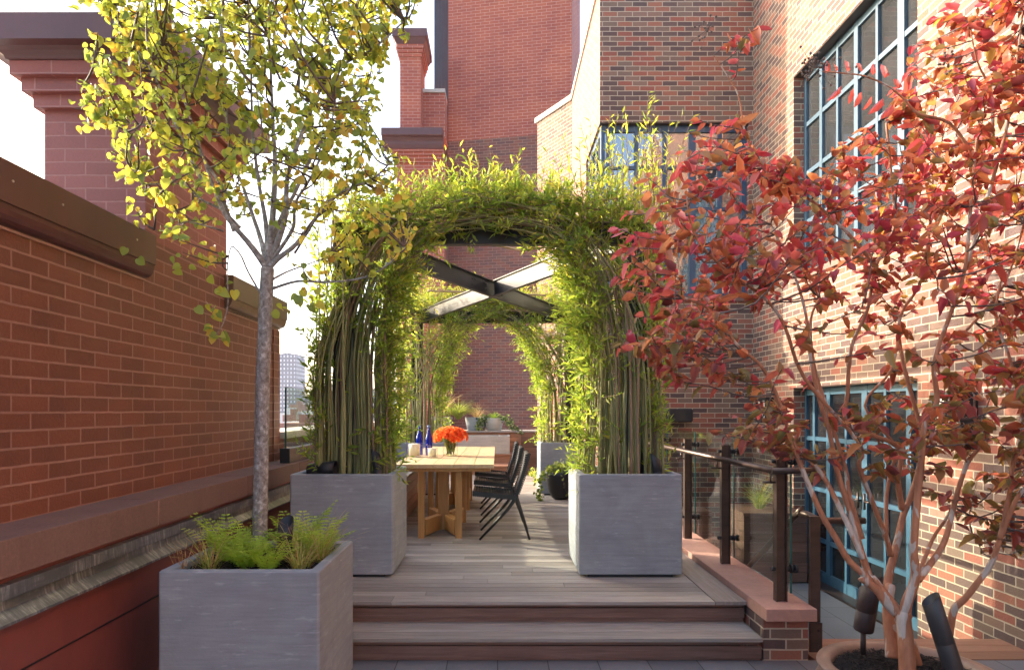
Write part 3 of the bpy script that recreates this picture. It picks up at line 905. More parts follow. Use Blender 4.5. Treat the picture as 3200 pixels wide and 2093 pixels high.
def willow(label, cx, cy, sg, seed, nst, full, zc=1.0, yspread=0.3, side=0.5):
    r = random.Random(seed)
    t = thing('willow_clump', label, 'willow', (cx, cy, zc), 'woven living willow clumps')
    lv = Leaves(); tw = MB()
    inner = cx + sg * 0.35
    base = [(0.0, zc), (-0.02, 1.5), (-0.03, 2.0), (-0.01, 2.38), (0.08, 2.70), (0.33, 2.98), (1.04, 3.11)]
    if cy > 8: base = [(0.0, zc), (0.0, 1.5), (0.02, 1.95), (0.10, 2.3), (0.28, 2.66), (0.58, 2.92), (1.06, 3.04)]
    for i in range(nst):
        u = (i + r.uniform(0.1, 0.9)) / nst                       # 0 inner side .. 1 outer side
        dd = u * 0.64
        y0 = cy + r.uniform(-yspread, yspread) * (1.0 if r.random() < .7 else .5)
        x0 = inner - sg * dd
        mode = r.random()
        ph = r.uniform(0, 6.28); wob = r.uniform(.004, .016)
        if mode < 0.50:
            m_ = r.choice((5, 6, 7, 7)) if u < .75 else r.choice((4, 5, 6))
            pts = []
            lift = r.uniform(.35, .75)
            for k, (bx, bz) in enumerate(base[:m_]):
                s_ = max(0, (k - 2) / 4)
                x = inner - sg * dd * (1 - s_ * 0.7) + sg * bx + sg * 0.05 * u * min(1, k / 3)
                z = bz + min(dd * lift, 0.30) * s_ if k else bz
                yy = lerp(y0, cy - 0.1 + r.uniform(-.2, .14), k / 6)
                pts.append(Vector((x + wob * math.sin(ph + k * 1.7), yy + wob * math.cos(ph + k), z)))
            pts = smooth_path(pts, 4)
        elif mode < 0.88:
            top = r.uniform(2.7, 3.5); lean = r.uniform(-0.05, 0.16) * sg
            pts = [Vector((x0 + lean * (k / 6) ** 1.5 + wob * math.sin(ph + k * 1.9), y0 + wob * math.cos(ph + k * 1.3) + 0.05 * k / 6, lerp(zc, top, k / 6))) for k in range(7)]
            pts = smooth_path(pts, 3)
        else:                                                     # bends along the side beam
            dy = 1 if cy < 8 else -1
            pts = [Vector((x0, y0, zc)), Vector((x0, y0 + dy * .05, 1.9)), Vector((lerp(x0, cx, .5), y0 + dy * .2, 2.5)), Vector((cx, y0 + dy * .55, 2.95)), Vector((cx, y0 + dy * 1.2, 3.18))]
            pts = smooth_path(pts, 4)
        r0 = r.uniform(0.0075, 0.0145)
        n = len(pts)
        mb = MB(); mb.tube(pts, [lerp(r0, r0 * 0.4, k / (n - 1)) for k in range(n)], 6)
        mb.build('stem', M['willow_bark'] if r.random() < 0.8 else M['willow_bark_b'], t)
        # side shoots
        ns = int((5 + 8 * (u < .2) + 5 * (u > .85)) * full)
        for k in range(ns):
            f = r.random() ** 0.75
            if u > .2 and u < .85 and f < .6 and r.random() < .8: continue
            j = min(int(f * (n - 1)), n - 2); p = pts[j].lerp(pts[j + 1], r.random())
            out = (sg if (u < .35 and r.random() < .8) else (-sg if u > .7 else r.choice((-1, 1))))
            d = Vector((out * r.uniform(0.15, 0.9) * (.45 if u > .7 else 1), r.uniform(-0.7, 0.5), r.uniform(-0.25, 0.9) + (.4 if u > .7 else 0)))
            ln = r.uniform(0.12, 0.30) if p.z < 2.4 else r.uniform(0.15, 0.34)
            pal = WC if (p.z < 2.6 and r.random() < .8) else WC + WT
            shoot(r, lv, tw, p, d, ln, r.randint(7, 11), 0.098, pal, r.uniform(-.5, .1))
    # loose clusters on both flanks
    for k in range(int(190 * full)):
        z = r.uniform(zc + 0.03, 2.95); s_ = r.choice((-1, 1))
        outer = s_ != sg
        p = Vector((cx + s_ * (r.uniform(0.14, 0.34) if outer else r.uniform(0.18, 0.32)), cy + r.uniform(-.35, .3), z))
        if outer and z < 2.2 and r.random() < .35: continue
        if s_ == sg: p.x += sg * max(0, (z - 2.1)) ** 2 * 0.2
        shoot(r, lv, tw, p, Vector((s_ * r.uniform(.05, .25 if outer else .6), r.uniform(-.6, .3), r.uniform(-.1, .9) + (.4 if outer else 0))), r.uniform(0.10, 0.20) if outer else r.uniform(0.12, 0.28), r.randint(7, 10), 0.098, WC + ([WT[0]] if r.random() < .4 else []), -.2)
    # green mass round the shoulder of the arch
    cur = smooth_path([Vector((inner + sg * bx, cy, bz)) for bx, bz in base[2:]], 6)
    for k in range(int(190 * full)):
        j = r.randint(0, len(cur) - 2); p = cur[j].lerp(cur[j + 1], r.random()); tg = (cur[j + 1] - cur[j]).normalized()
        nrm = Vector((-sg * abs(tg.z), 0, abs(tg.x))); o_ = r.uniform(-.04, .10) if j < len(cur) * .5 else r.uniform(.03, .34)
        p = p + nrm * o_ + Vector((0, r.uniform(-.30, .22), 0))
        shoot(r, lv, tw, p, tg * r.uniform(-.3, .8) - nrm * r.uniform(-.6, .7) + Vector((0, r.uniform(-.9, .2), 0)), r.uniform(.1, .24), r.randint(7, 10), .098, WC if o_ < .25 else WC + WT[:2], -.5)
    # tall shoots over the crown
    for k in range(int(30 * full)):
        p = Vector((cx + r.uniform(-.42, .42), cy + r.uniform(-.3, .3), r.uniform(2.9, 3.2)))
        shoot(r, lv, tw, p, Vector((r.uniform(-.22, .22), r.uniform(-.2, .2), 1)), r.uniform(0.3, 0.75) * (1.35 if sg < 0 and cy < 8 else 1), r.randint(12, 20), 0.10, WC + WT * 2, 0.0, 0.22, 0.005)
    # long whippy shoots in front of the building window
    for k in range(16 if (sg < 0 and cy < 8) else 5):
        p = Vector((cx + r.uniform(-.38, .40), cy + r.uniform(-.3, .3), 3.1))
        shoot(r, lv, tw, p, Vector((r.uniform(-.10, .10), r.uniform(-.15, .15), 1)), r.uniform(0.55, 1.1) * (1 if sg < 0 else .7), r.randint(18, 28), 0.10, WC[2:] + WT * 2, 0.1, 0.2, 0.006)
    # overhead half arch
    xm = (AX0 + AX1) / 2
    for k in range(int(260 * full)):
        f = r.random(); x = lerp(cx - sg * .15, xm, f)
        zz = 3.06 + 0.10 * f + r.random() ** 1.2 * (0.13 + .09 * math.sin(x * 9 + cy) ** 2)
        p = Vector((x, cy + r.uniform(-.30, .26), zz))
        up = (zz - 3.0) / 0.3
        d = Vector((r.uniform(-.9, .9), r.uniform(-.9, .6), r.uniform(-.7, .5) + up * .6))
        if abs(x - xm) < .6:
            p.z += .08; d.z = abs(d.z) if r.random() < .85 else d.z
        shoot(r, lv, tw, p, d, r.uniform(0.10, 0.24), r.randint(7, 11), 0.10, WC if up < .6 else WC + WT, -.5)
    for k in range(int(60 * full)):
        f = r.random() ** 0.7; x = lerp(cx, xm, f)
        p = Vector((x, cy + r.uniform(-.25, .25), 3.25))
        shoot(r, lv, tw, p, Vector((r.uniform(-.5, .5), r.uniform(-.4, .4), 1)), r.uniform(0.15, 0.50), r.randint(9, 15), 0.095, WT + WC[:2], 0.0, 0.22, 0.0035)
    # side beam greenery
    dy = 1 if cy < 8 else -1
    for k in range(int(170 * full)):
        f = r.random() ** 1.3
        p = Vector((cx + sg * -0.03 + r.uniform(-.2, .2), cy + dy * (0.2 + f * 2.0), 3.12 + r.uniform(-.08, .22)))
        shoot(r, lv, tw, p, Vector((r.uniform(-.8, .8), r.uniform(-.8, .8), r.uniform(-.4, .9))), r.uniform(0.12, 0.3), r.randint(7, 12), 0.072, WC + WT, -.2)
    for k in range(9):                                             # woven rods lying along the arch
        zz = 3.1 + 0.035 * k * .8; yy = cy + r.uniform(-.2, .2)
        pts = [Vector((lerp(cx, xm, q / 6), yy + .03 * math.sin(q + k), zz + .03 * math.sin(q * 1.3 + k * 2))) for q in range(8)]
        tw.tube(pts, 0.007, 5)
    lv.build('foliage', M['leaf_willow'], t, 'lance', 0.12)
    tw.build('twigs', M['willow_bark_b'], t)
    return t

willow('dense woven willow clump at the front left, stems bundled above its planter and arching over', -1.21, 5.69, 1, 11, 100, 0.9)
willow('dense woven willow clump at the front right with tall shoots rising past the blue window', 1.033, 5.69, -1, 12, 92, 1.0)
willow('woven willow clump at the back left beyond the teak table', -1.217, 10.8, 1, 13, 60, 0.95)
willow('woven willow clump at the back right above the dark bowl', 1.048, 10.8, -1, 14, 60, 1.05)

# ------------------------------------------------------------------ brick building on the right
bb = thing('brick_building', 'mixed red and brown brick building on the right with blue framed windows and doors', 'building', (3.5, 8, 0))
TOP = 7.4
WB, WT_ = 3.15, 5.53
mb = MB()
# wall facing the photographer
mb.box(1.40, 3.5, 9.34, 9.59, WT_, TOP)
mb.box(1.40, 3.5, 9.34, 9.59, LOW - .4, WB - 0.07)
mb.box(3.44, 3.5, 9.34, 9.59, WB - 0.07, WT_)
# left flank
mb.box(1.40, 1.65, 9.59, 10.8, WT_, TOP); mb.box(1.40, 1.65, 9.59, 10.8, LOW - .4, WB - 0.07)
mb.box(1.40, 1.65, 10.8, 12.8, LOW - .4, TOP)
# long flank facing the terrace
YA, YB = 5.69, 8.07
mb.box(3.5, 3.78, -8, YA, LOW - .4, TOP)
mb.box(3.5, 3.78, YA, YB, LOW - .4, LOW - 0.005)
mb.box(3.5, 3.78, YA, YB, 1.86, WB - 0.07)
mb.box(3.5, 3.78, YA, YB, WT_, TOP)
mb.box(3.5, 3.78, YB, 9.9, LOW - .4, TOP)
# oblique wall
dA = Vector((-0.5, 0.866, 0)); nA = Vector((0.866, 0.5, 0))
A0 = Vector((1.40, 12.8, 0)); Lw = 1.19
vs = []
for z in (LOW - .4, TOP):
    for p in (A0, A0 + dA * Lw, A0 + dA * Lw + nA * 1.5, A0 + nA * 0.25 + Vector((0.0, 0, 0))):
        vs.append((p.x, p.y, z))
mb._add(vs, [(0, 3, 2, 1), (4, 5, 6, 7), (0, 1, 5, 4), (1, 2, 6, 5), (2, 3, 7, 6), (3, 0, 4, 7)])
mb.build('wall', M['brick_new'], bb, recalc=True)
mb = MB()
mb.box(1.37, 3.9, 9.31, 9.62, TOP + .002, TOP + 0.10); mb.box(1.37, 1.68, 9.622, 12.8, TOP + .002, TOP + 0.10)
mb.box(3.47, 3.82, -8, 9.308, TOP + .002, TOP + 0.10)
vs = []
for z in (TOP + 0.002, TOP + 0.101):
    for p in (A0 - nA * .04, A0 + dA * (Lw + .04) - nA * .04, A0 + dA * (Lw + .04) + nA * .5, A0 + nA * .3):
        vs.append((p.x, p.y + 0.002, z))
mb._add(vs, [(0, 3, 2, 1), (4, 5, 6, 7), (0, 1, 5, 4), (1, 2, 6, 5), (2, 3, 7, 6), (3, 0, 4, 7)])
mb.build('coping', M['palestone'], bb, recalc=True)
mb = MB(); mb.box(1.37, 3.46, 9.31, 9.5, WB - 0.068, WB); mb.box(1.37, 1.6, 9.502, 10.8, WB - 0.068, WB); mb.build('sill', M['brownstone'], bb)
mb = MB(); mb.box(3.461, 3.75, YA - .02, YB + .02, WB - 0.068, WB); mb.build('sill', M['brownstone'], bb)
for b6 in ((1.402, 3.5, 9.35, 9.52, WT_ - 0.012, WT_ - 0.001), (3.505, 3.7, YA, YB, WT_ - 0.012, WT_ - 0.001), (3.505, 3.7, YA, YB, 1.848, 1.859)):
    mb = MB(); mb.box(*b6); mb.build('lintel', M['bronze'], bb)

def grid_window(name, fr, pn, parent, horizontal_axis, plane, us, thick, zs, hthick, depth=0.06, sgn=1, pane_off=0.03, pane_parts=True):
    """frame bars at us (list) x zs (list) on a wall plane; horizontal_axis 'x' (plane is y) or 'y' (plane is x)"""
    mb = MB()
    def bx(u0, u1, z0, z1, d0, d1):
        if horizontal_axis == 'x': mb.box(u0, u1, plane + min(d0, d1) * sgn if sgn > 0 else plane - d1, plane + max(d0, d1) if sgn > 0 else plane - d0, z0, z1)
        else: mb.box(plane + d0, plane + d1, u0, u1, z0, z1)
    u0, u1 = us[0], us[-1]; z0, z1 = zs[0], zs[-1]
    for u, t in zip(us, thick):
        a = u if u == u0 else u - t / 2
        b_ = u if u == u1 else u + t / 2
        if u == u0: b_ = u + t
        if u == u1: a = u - t
        bx(a, b_, z0, z1, 0, depth)
    for z, t in zip(zs, hthick):
        a = z if z == z0 else (z - t if z == z1 else z - t / 2)
        bx(u0 + thick[0], u1 - thick[-1], a, a + t, 0.004, depth - 0.004)
    f = mb.build('frame', fr, parent)
    mb = MB()
    bx(u0 + .01, u1 - .01, z0 + .01, z1 - .01, pane_off, pane_off + 0.006)
    p = mb.build('pane', pn, parent)
    return f, p

wz = [WB, 3.80, 4.37, 4.94, WT_ - 0.012]
# corner window
def part_empty(name, parent, label=None):
    o = bpy.data.objects.new(name, None); COL.objects.link(o); o.parent = parent
    o.matrix_parent_inverse = Matrix.Translation(-parent.location)
    if label: o['label'] = label
    return o
mb = MB()
w1 = part_empty('window', bb, 'blue framed corner window above the low brick wall')
xs = [1.43, 1.53, 1.92, 2.31, 2.69, 3.07, 3.438]
grid_window('window', M['frame_deep'], M['pane_w1'], w1, 'x', 9.42, xs, [0.05, 0.04, 0.06, 0.05, 0.085, 0.05, 0.07], wz, [0.06, 0.045, 0.045, 0.045, 0.09])
w1b = part_empty('window', bb, 'blue framed side of the corner window')
grid_window('window', M['frame_deep'], M['pane_w1'], w1b, 'y', 1.43, [9.48, 9.92, 10.36, 10.8], [0.06, 0.05, 0.05, 0.06], wz, [0.06, 0.045, 0.045, 0.045, 0.09])
w2 = part_empty('window', bb, 'tall pale blue framed window high on the sunlit wall')
yy = [YA + .001, 6.13, 6.52, 6.90, 7.28, 7.65, YB - .001]
grid_window('window', M['frame_blue'], M['pane'], w2, 'y', 3.62, yy, [0.05, 0.10, 0.04, 0.075, 0.04, 0.06, 0.06], wz, [0.06, 0.05, 0.05, 0.05, 0.07])
d1 = part_empty('door', bb, 'blue framed glazed doors opening on the sunken passage')
yy = [YA + .001, 6.03, 6.40, 6.76, 7.12, 7.50, 7.84, YB - .001]
grid_window('door', M['frame_door'], M['pane_door'], d1, 'y', 3.63, yy, [0.05, 0.075, 0.04, 0.10, 0.04, 0.08, 0.05, 0.04], [LOW, 0.135, 0.70, 1.27, 1.848], [0.13, 0.045, 0.045, 0.045, 0.08], 0.065)
mb = MB()
for yq in (6.70, 6.82):
    mb.tube([(3.60, yq, 0.62), (3.60, yq, 0.78)], 0.012, 8); mb.tube([(3.635, yq, 0.70), (3.60, yq, 0.70), (3.60, yq + (0.1 if yq > 6.76 else -0.1), 0.70)], 0.01, 8)
mb.build('handle', M['bronze'], d1)
mb = MB(); mb.box(3.48, 3.66, YA, YB, LOW - 0.004, LOW + 0.02); mb.build('threshold', M['bronze'], d1)

# objects on the walls
sp = thing('wall_speaker', 'black box speaker mounted on the brown brick wall left of the red tree', 'speaker', (2.6, 9.3, 1.6))
spk = MB(); pp_ = at(2125, 1293, 9.15)
x0_, x1_ = at(2088, 0, 9.15).x, at(2165, 0, 9.15).x
z1_, z0_ = at(0, 1277, 9.15).z, at(0, 1318, 9.15).z
spk.cbox(x0_, x1_, 9.13, 9.30, z0_, z1_, 0.012); spk.build('cabinet', M['black'], sp)
mb = MB(); mb.box(x0_ + .012, x1_ - .012, 9.124, 9.1295, z0_ + .012, z1_ - .012); mb.build('grille', M['steel'], sp)
mb = MB(); mb.box((x0_ + x1_) / 2 - .04, (x0_ + x1_) / 2 + .04, 9.301, 9.339, z0_ + .05, z1_ - .05); mb.build('bracket', M['black'], sp)

def sconce(label, y, z, h=0.40, w=0.26):
    t = thing('wall_lantern', label, 'wall lamp', (3.49, y, z), 'lanterns on the right hand wall')
    mb = MB(); mb.box(3.47, 3.499, y - w / 2, y + w / 2, z - h / 2, z + h / 2); mb.build('back_plate', M['black'], t)
    mb = MB(); x = 3.36
    for yy in (-1, 1):
        mb.box(x, 3.469, y + yy * w / 2 - .012, y + yy * w / 2 + .012, z - h / 2, z + h / 2)
    mb.box(x, 3.469, y - w / 2 + .013, y + w / 2 - .013, z + h / 2 - .03, z + h / 2); mb.box(x, 3.469, y - w / 2 + .013, y + w / 2 - .013, z - h / 2, z - h / 2 + .03)
    mb.box(x, x + .015, y - .008, y + .008, z - h / 2 + .031, z + h / 2 - .031)
    mb.build('cage', M['black'], t)
    mb = MB(); mb.box(3.38, 3.45, y - w / 2 + .02, y + w / 2 - .02, z - h / 2 + .04, z + h / 2 - .04); mb.build('shade', plain('pale_lamp_glass', (0.45, 0.46, 0.44), 0.3), t)
pq = lambda px, py, X=3.5: (X * 2133.3 / (px - 1555), 1.6 - (py - 1280) * X / (px - 1555))
y_, z_ = pq(3010, 1300); sconce('rectangular black framed lantern on the sunlit wall right of the blue doors', y_, z_, 0.36, 0.32)
y_, z_ = pq(2410, 1285); sconce('narrow black framed lantern on the wall left of the blue doors', y_, z_ + .02, 0.32, 0.3)

# low coping wall with glass railing
cw = thing('coping_wall', 'low brick wall with pink sandstone coping along the right edge of the deck', 'wall', (1.87, 6, 0))
mb = MB(); mb.box(1.70, 1.985, 4.366, 10.5, LOW, 0.262); mb.build('wall', M['brick_new'], cw)
mb = MB()
for a, b_ in ((4.30, 4.62), (4.623, 6.4), (6.403, 8.2), (8.203, 10.5)):
    mb.box(1.694, 2.015, a, b_, 0.265, 0.345)
mb.build('coping', M['pinkstone'], cw, bevel=0.005)

gr = thing('glass_railing', 'bronze post railing with clear glass panels and a round handrail on the stone coping', 'railing', (1.87, 6, 0.345))
PY = [4.49, 5.58, 6.68, 7.78, 8.88, 9.98]
for y in PY:
    mb = MB(); mb.box(1.83, 1.888, y - 0.012, y + 0.012, 0.346, 1.314); mb.box(1.824, 1.831 - .001, y - 0.028, y + 0.028, 0.346, 1.314); mb.box(1.8885, 1.895, y - 0.028, y + 0.028, 0.346, 1.314)
    mb.build('post', M['bronze'], gr)
    for z in (1.262, 0.555):
        mb = MB()
        mb.tube([(1.815, y + .0, z), (1.975, y, z)], 0.008, 8)
        mb.tube([(1.897, y, z), (1.92, y, z)], 0.02, 12); mb.tube([(1.924, y, z), (1.936, y, z)], 0.028, 12); mb.tube([(1.952, y, z), (1.968, y, z)], 0.028, 12)
        mb.tube([(1.80, y, z), (1.824, y, z)], 0.014, 8)
        mb.build('clamp', M['black'], gr)
for y0, y1 in zip(PY[:-1], PY[1:]):
    mb = MB(); mb.box(1.939, 1.950, y0 + 0.04, y1 - 0.03, 0.385, 1.386); pnl = mb.build('glass_panel', M['glass'], gr)
    mb = MB(); mb.box(1.939, 1.950, y0 + 0.034, y0 + 0.0395, 0.385, 1.386); mb.build('glass_edge', M['glass_edge'], pnl)
y0 = PY[0]
mb = MB(); mb.box(1.939, 1.950, 4.36, 4.46, 0.385, 1.386)
hr = MB(); hr.tube([(1.795, 4.435, 1.204), (1.795, 10.2, 1.204)], 0.021, 14)
hr.tube([(1.779, 4.435, 1.204), (2.10, 4.435, 1.204)], 0.0215, 14)
rail = hr.build('handrail', M['bronze'], gr)
for y in PY[:]:
    mb = MB(); mb.tube([(1.823, y - .0, 1.125), (1.745, y, 1.125)], 0.008, 8); mb.tube([(1.795, y, 1.125), (1.795, y, 1.185)], 0.007, 8); mb.build('bracket', M['bronze'], gr)

sh = thing('stair_handrail', 'bronze post with sloping round handrail down into the sunken passage', 'handrail', (2.07, 4.5, 0))
mb = MB(); mb.box(2.035, 2.10, 4.44, 4.47, 0.15, 0.906); mb.build('post', M['bronze'], sh)
mb = MB(); mb.box(2.022, 2.105, 4.425, 4.438, 0.03, 0.22)
for z in (0.07, 0.17):
    mb.tube([(2.085, 4.425, z), (2.085, 4.417, z)], 0.008, 8)
mb.build('base_plate', M['bronze'], sh)
mb = MB(); pts = [(2.42, 4.50, 0.87), (2.16, 4.50, 0.87), (2.10, 4.50, 0.88), (2.07, 4.54, 0.90), (2.05, 4.62, 0.90), (2.05, 4.72, 0.86), (2.06, 5.9, 0.12)]
mb.tube(smooth_path(pts, 3), 0.022, 12); mb.build('rail', M['bronze'], sh)

# wooden bench box + grass in the sunken passage
bx = thing('wooden_planter_box', 'dark slatted hardwood box seen through the glass railing in the sunken passage', 'planter', (3.0, 7.9, LOW))
mb = MB()
bx0, bx1, by0, by1, bz = 2.78, 3.46, 7.65, 8.35, 0.45
z = LOW + 0.02
while z < bz - 0.06:
    mb.box(bx0, bx1, by0 - 0.02, by0, z, z + 0.105); mb.box(bx0 - 0.02, bx0 - .001, by0, by1, z, z + 0.105); z += 0.11
mb.box(bx0 - .03, bx0 + .03, by0 - .03, by0 - .021, LOW, bz - .04)
mb.build('side', M['ipe_dark'], bx)
mb = MB()
for k in range(6):
    mb.box(bx0 - .04, bx1, by0 - .04 + k * .125, by0 - .04 + k * .125 + .12, bz - .035, bz)
mb.build('top', M['ipe_dark'], bx)
bw = thing('wooden_bench', 'pale wooden slatted bench beyond the glass railing at the end of the passage', 'bench', (2.3, 8.9, LOW))
mb = MB()
for k in range(3): mb.box(2.02, 2.75, 8.75 + k * .13, 8.87 + k * .13, 0.27, 0.30)
mb.build('seat', M['ipe'], bw)
mb = MB()
for k in range(5): mb.box(2.02, 2.75, 8.76, 8.78, LOW + k * .12, LOW + k * .12 + .11)
mb.build('side', M['ipe'], bw)

def grass_clump(name, label, c, n, h, spread, pal, seed, droop=0.5, w=0.006, cat='grass', group='clumps of ornamental grass'):
    r = random.Random(seed); lv = Leaves()
    for k in range(n):
        a = r.uniform(0, 6.283); tilt = r.random() ** 0.7 * spread
        d = Vector((math.cos(a) * tilt, math.sin(a) * tilt, 1)).normalized()
        p = Vector(c) + Vector((math.cos(a), math.sin(a), 0)) * r.uniform(0, 0.04)
        hh = h * r.uniform(0.55, 1.1); seg = 4; q = p
        col = r.choice(pal); g = r.uniform(.8, 1.2); col = (col[0] * g, col[1] * g, col[2] * g)
        side = Vector((-math.sin(a), math.cos(a), 0))
        for s_ in range(seg):
            nx = q + d * (hh / seg)
            lv.add(q, nx - q, side.cross(d), hh / seg * 1.03, w * (1 - s_ / seg * .6) * 1.1, col) if s_ < seg - 1 else lv.add(q, nx - q, side.cross(d), hh / seg, w * .6, col)
            q = nx; d = (d + Vector((math.cos(a) * .25 * droop, math.sin(a) * .25 * droop, -droop * 0.45))).normalized()
    o = lv.build(name, M['leaf_grass'], None, 'blade', 0.0)
    tag(o, label, cat, group)
    return o
GG = [(0.25, 0.32, 0.06), (0.35, 0.36, 0.08), (0.18, 0.26, 0.05), (0.5, 0.42, 0.16)]
GS = [(0.5, 0.38, 0.17), (0.35, 0.36, 0.09), (0.55, 0.42, 0.22), (0.28, 0.34, 0.07), (0.4, 0.2, 0.12)]
grass_clump('ornamental_grass', 'pale green arching grass on the dark wooden box behind the railing glass', (3.05, 7.95, 0.45), 200, 0.45, 0.9, GG, 51)

# ------------------------------------------------------------------ towers and chimneys behind
tw_ = thing('brick_tower', 'tall old brick tower behind the arbor, red painted above and dark bare brick below', 'building', (0, 19, 0))
ta = R(11); dx = Vector((math.cos(ta), -math.sin(ta), 0)); dy_ = Vector((math.sin(ta), math.cos(ta), 0))
T0 = Vector((-1.37, 19.0, 0))
def obox(mb, o, l, w, z0, z1):
    vs = []
    for z in (z0, z1):
        for p in (o, o + dx * l, o + dx * l + dy_ * w, o + dy_ * w):
            vs.append((p.x, p.y, z))
    mb._add(vs, [(0, 3, 2, 1), (4, 5, 6, 7), (0, 1, 5, 4), (1, 2, 6, 5), (2, 3, 7, 6), (3, 0, 4, 7)])
mb = MB(); obox(mb, T0, 3.43, 3.0, 9.05, 15.5); mb.build('upper_wall', M['brick_red'], tw_, recalc=True)
mb = MB(); obox(mb, T0, 3.9, 3.0, -3, 9.05); mb.build('lower_wall', M['brick_dark'], tw_, recalc=True)
mb = MB(); obox(mb, T0 - dx * .15 - dy_ * .15, 3.73, 3.3, 15.51, 15.9); mb.build('coping', M['coping_metal'], tw_, recalc=True)
t = thing('brick_building', 'narrow brick building end just visible behind the right edge of the red tower', 'building', (2.3, 22, 0))
mb = MB(); mb.box(2.0, 2.62, 22.3, 25, -3, 15.0); mb.box(2.0, 2.75, 22.25, 25, 10.2, 10.5); mb.build('wall', M['brick_dark'], t)
mb = MB(); mb.box(1.95, 2.7, 22.2, 25, 15.01, 15.2); mb.build('coping', M['coping_metal'], t)

mc_ = thing('metal_flue', 'dark ribbed zinc clad shaft standing at the left edge of the red tower', 'shaft', (-1.8, 20, 8))
mb = MB()
x = at(1357, 0, 20).x; x2 = at(1401, 0, 20).x + .15
mb.box(x, x2, 20.0, 21.2, 8.0, 16)
k = x
while k < x2:
    mb.box(k, k + 0.02, 19.97, 19.999, 8.0, 16); k += 0.10
mb.build('cladding', M['copper'], mc_)

ob = thing('brick_building', 'red painted brick building with moulded cornice and tall chimney left of the tower', 'building', (-2.4, 18, 0))
Yb = 18.2
xl = at(1240, 0, Yb).x; xr = -1.42
mb = MB()
mb.box(xl, xr, Yb, Yb + 2.0, -3, at(0, 470, Yb).z)
for k in range(4):
    mb.box(xl - .05 * k, xr - .01, Yb - .05 * (k + 1), Yb + 2.0, at(0, 510, Yb).z + k * .0835, at(0, 510, Yb).z + (k + 1) * .0835 - .002)
mb.build('wall', M['brick_red'], ob)
zc0, zc1 = at(0, 475, Yb).z, at(0, 419, Yb).z
mb = MB()
prof = [(0.0, zc0), (0.22, zc0), (0.24, zc0 + .05), (0.26, zc0 + .12)]
for t_ in range(6):
    a = t_ / 5 * math.pi / 2
    prof.append((0.26 + .14 * (1 - math.cos(a)), zc0 + .14 + .14 * math.sin(a)))
prof += [(0.42, zc0 + .30), (0.42, zc1), (0.0, zc1 + .03)]
mb.prism(prof, lambda a, b, t: (xl - .35 if t == 0 else xr - .012, Yb - a, b))
mb.build('cornice', M['coping_metal'], ob, recalc=True)
mb = MB(); xc = at(1312, 0, 18.4).x
mb.box(xc, xr, 18.5, 19.2, zc1 + .02, at(0, 292, 18.5).z); mb.build('attic_wall', M['brick_red'], ob)
mb = MB(); mb.box(xc, xr, 18.45, 19.25, at(0, 291, 18.5).z, at(0, 280, 18.5).z); mb.build('attic_cap', M['palestone'], ob)
mb = MB(); x0c, x1c = at(1249, 0, 17.9).x, at(1314, 0, 17.9).x
zt = at(0, 176, 17.9).z
mb.box(x0c, x1c, 17.95, 19.0, zc1 + .03, zt)
for k in range(3):
    e = .028 * (k + 1); mb.box(x0c - e, x1c + e, 17.95 - e, 19.0 + e, zt + k * .1, zt + k * .1 + .099)
ch = mb.build('chimney', M['brick_red'], ob)
mb = MB(); z3 = zt + .301
sq_ring(mb, x0c, x1c, 17.95, 19.0, [(0.08, z3), (0.1, z3 + .03), (0.15, z3 + .14), (0.18, z3 + .16), (0.18, z3 + .36), (0.17, z3 + .37), (-.1, z3 + .4)])
mb.build('cap', M['coping_metal'], ch)

# ------------------------------------------------------------------ city beyond the parapet
def far_box(label, px0, px1, ptop, Y, depth, mat, name='city_building', grp=None, floors=True):
    a = at(px0, ptop, Y); b_ = at(px1, ptop, Y)
    t = thing(name, label, 'building', ((a.x + b_.x) / 2, Y, -35), grp)
    mb = MB(); mb.box(a.x, b_.x, Y, Y + depth, -35, a.z); mb.build('wall', mat, t)
    mb = MB(); mb.box(a.x + (b_.x - a.x) * .3, a.x + (b_.x - a.x) * .6, Y + depth * .3, Y + depth * .6, a.z, a.z + max(1.5, (b_.x - a.x) * .06)); mb.build('roof_hut', mat, t)
    return t
lil = facade_mat('tower_facade', (0.12, 0.115, 0.16), (0.42, 0.44, 0.5), 2.4, 2.9, 0.75)
gry = facade_mat('grey_facade', (0.15, 0.13, 0.14), (0.32, 0.33, 0.36), 2.6, 3.0, 0.85)
crm = facade_mat('cream_facade', (0.62, 0.56, 0.48), (0.25, 0.28, 0.3), 3.4, 3.6, 1.15)
redf = plain('distant_red_brick', (0.3, 0.12, 0.09), 0.9, 0, .1, .3)
wht = facade_mat('white_facade', (0.6, 0.58, 0.56), (0.3, 0.32, 0.35), 3.0, 3.2, 1.0)
far_box('tall grey lilac apartment tower standing far off beyond the low parapet', 850, 926, 1106, 480, 22, lil)
far_box('long grey slab block to the right of the distant tower', 926, 1075, 1242, 380, 20, gry)
far_box('grey block rising one storey above its neighbour behind the willow stems', 981, 1060, 1232, 384, 14, gry)
far_box('distant red brick block at the foot of the apartment tower', 905, 948, 1263, 330, 15, redf)
far_box('cream coloured factory building at the right of the roof water tank', 941, 1040, 1284, 210, 14, crm)
far_box('tall cream stair block on top of the cream factory', 969, 991, 1270, 213, 8, crm)
far_box('low white warehouse to the left of the roof water tank', 860, 925, 1291, 190, 14, wht)
far_box('purplish brick shed in front of the white warehouse', 883, 925, 1296, 170, 10, redf)
far_box('low red roofed shop row just above the parapet cap', 867, 1040, 1322, 120, 10, redf)
far_box('pale long low roof in front of the cream factory', 880, 1060, 1318, 140, 8, wht)
far_box('grey office block hidden mostly by the front left willow clump', 1075, 1260, 1225, 420, 20, gry)
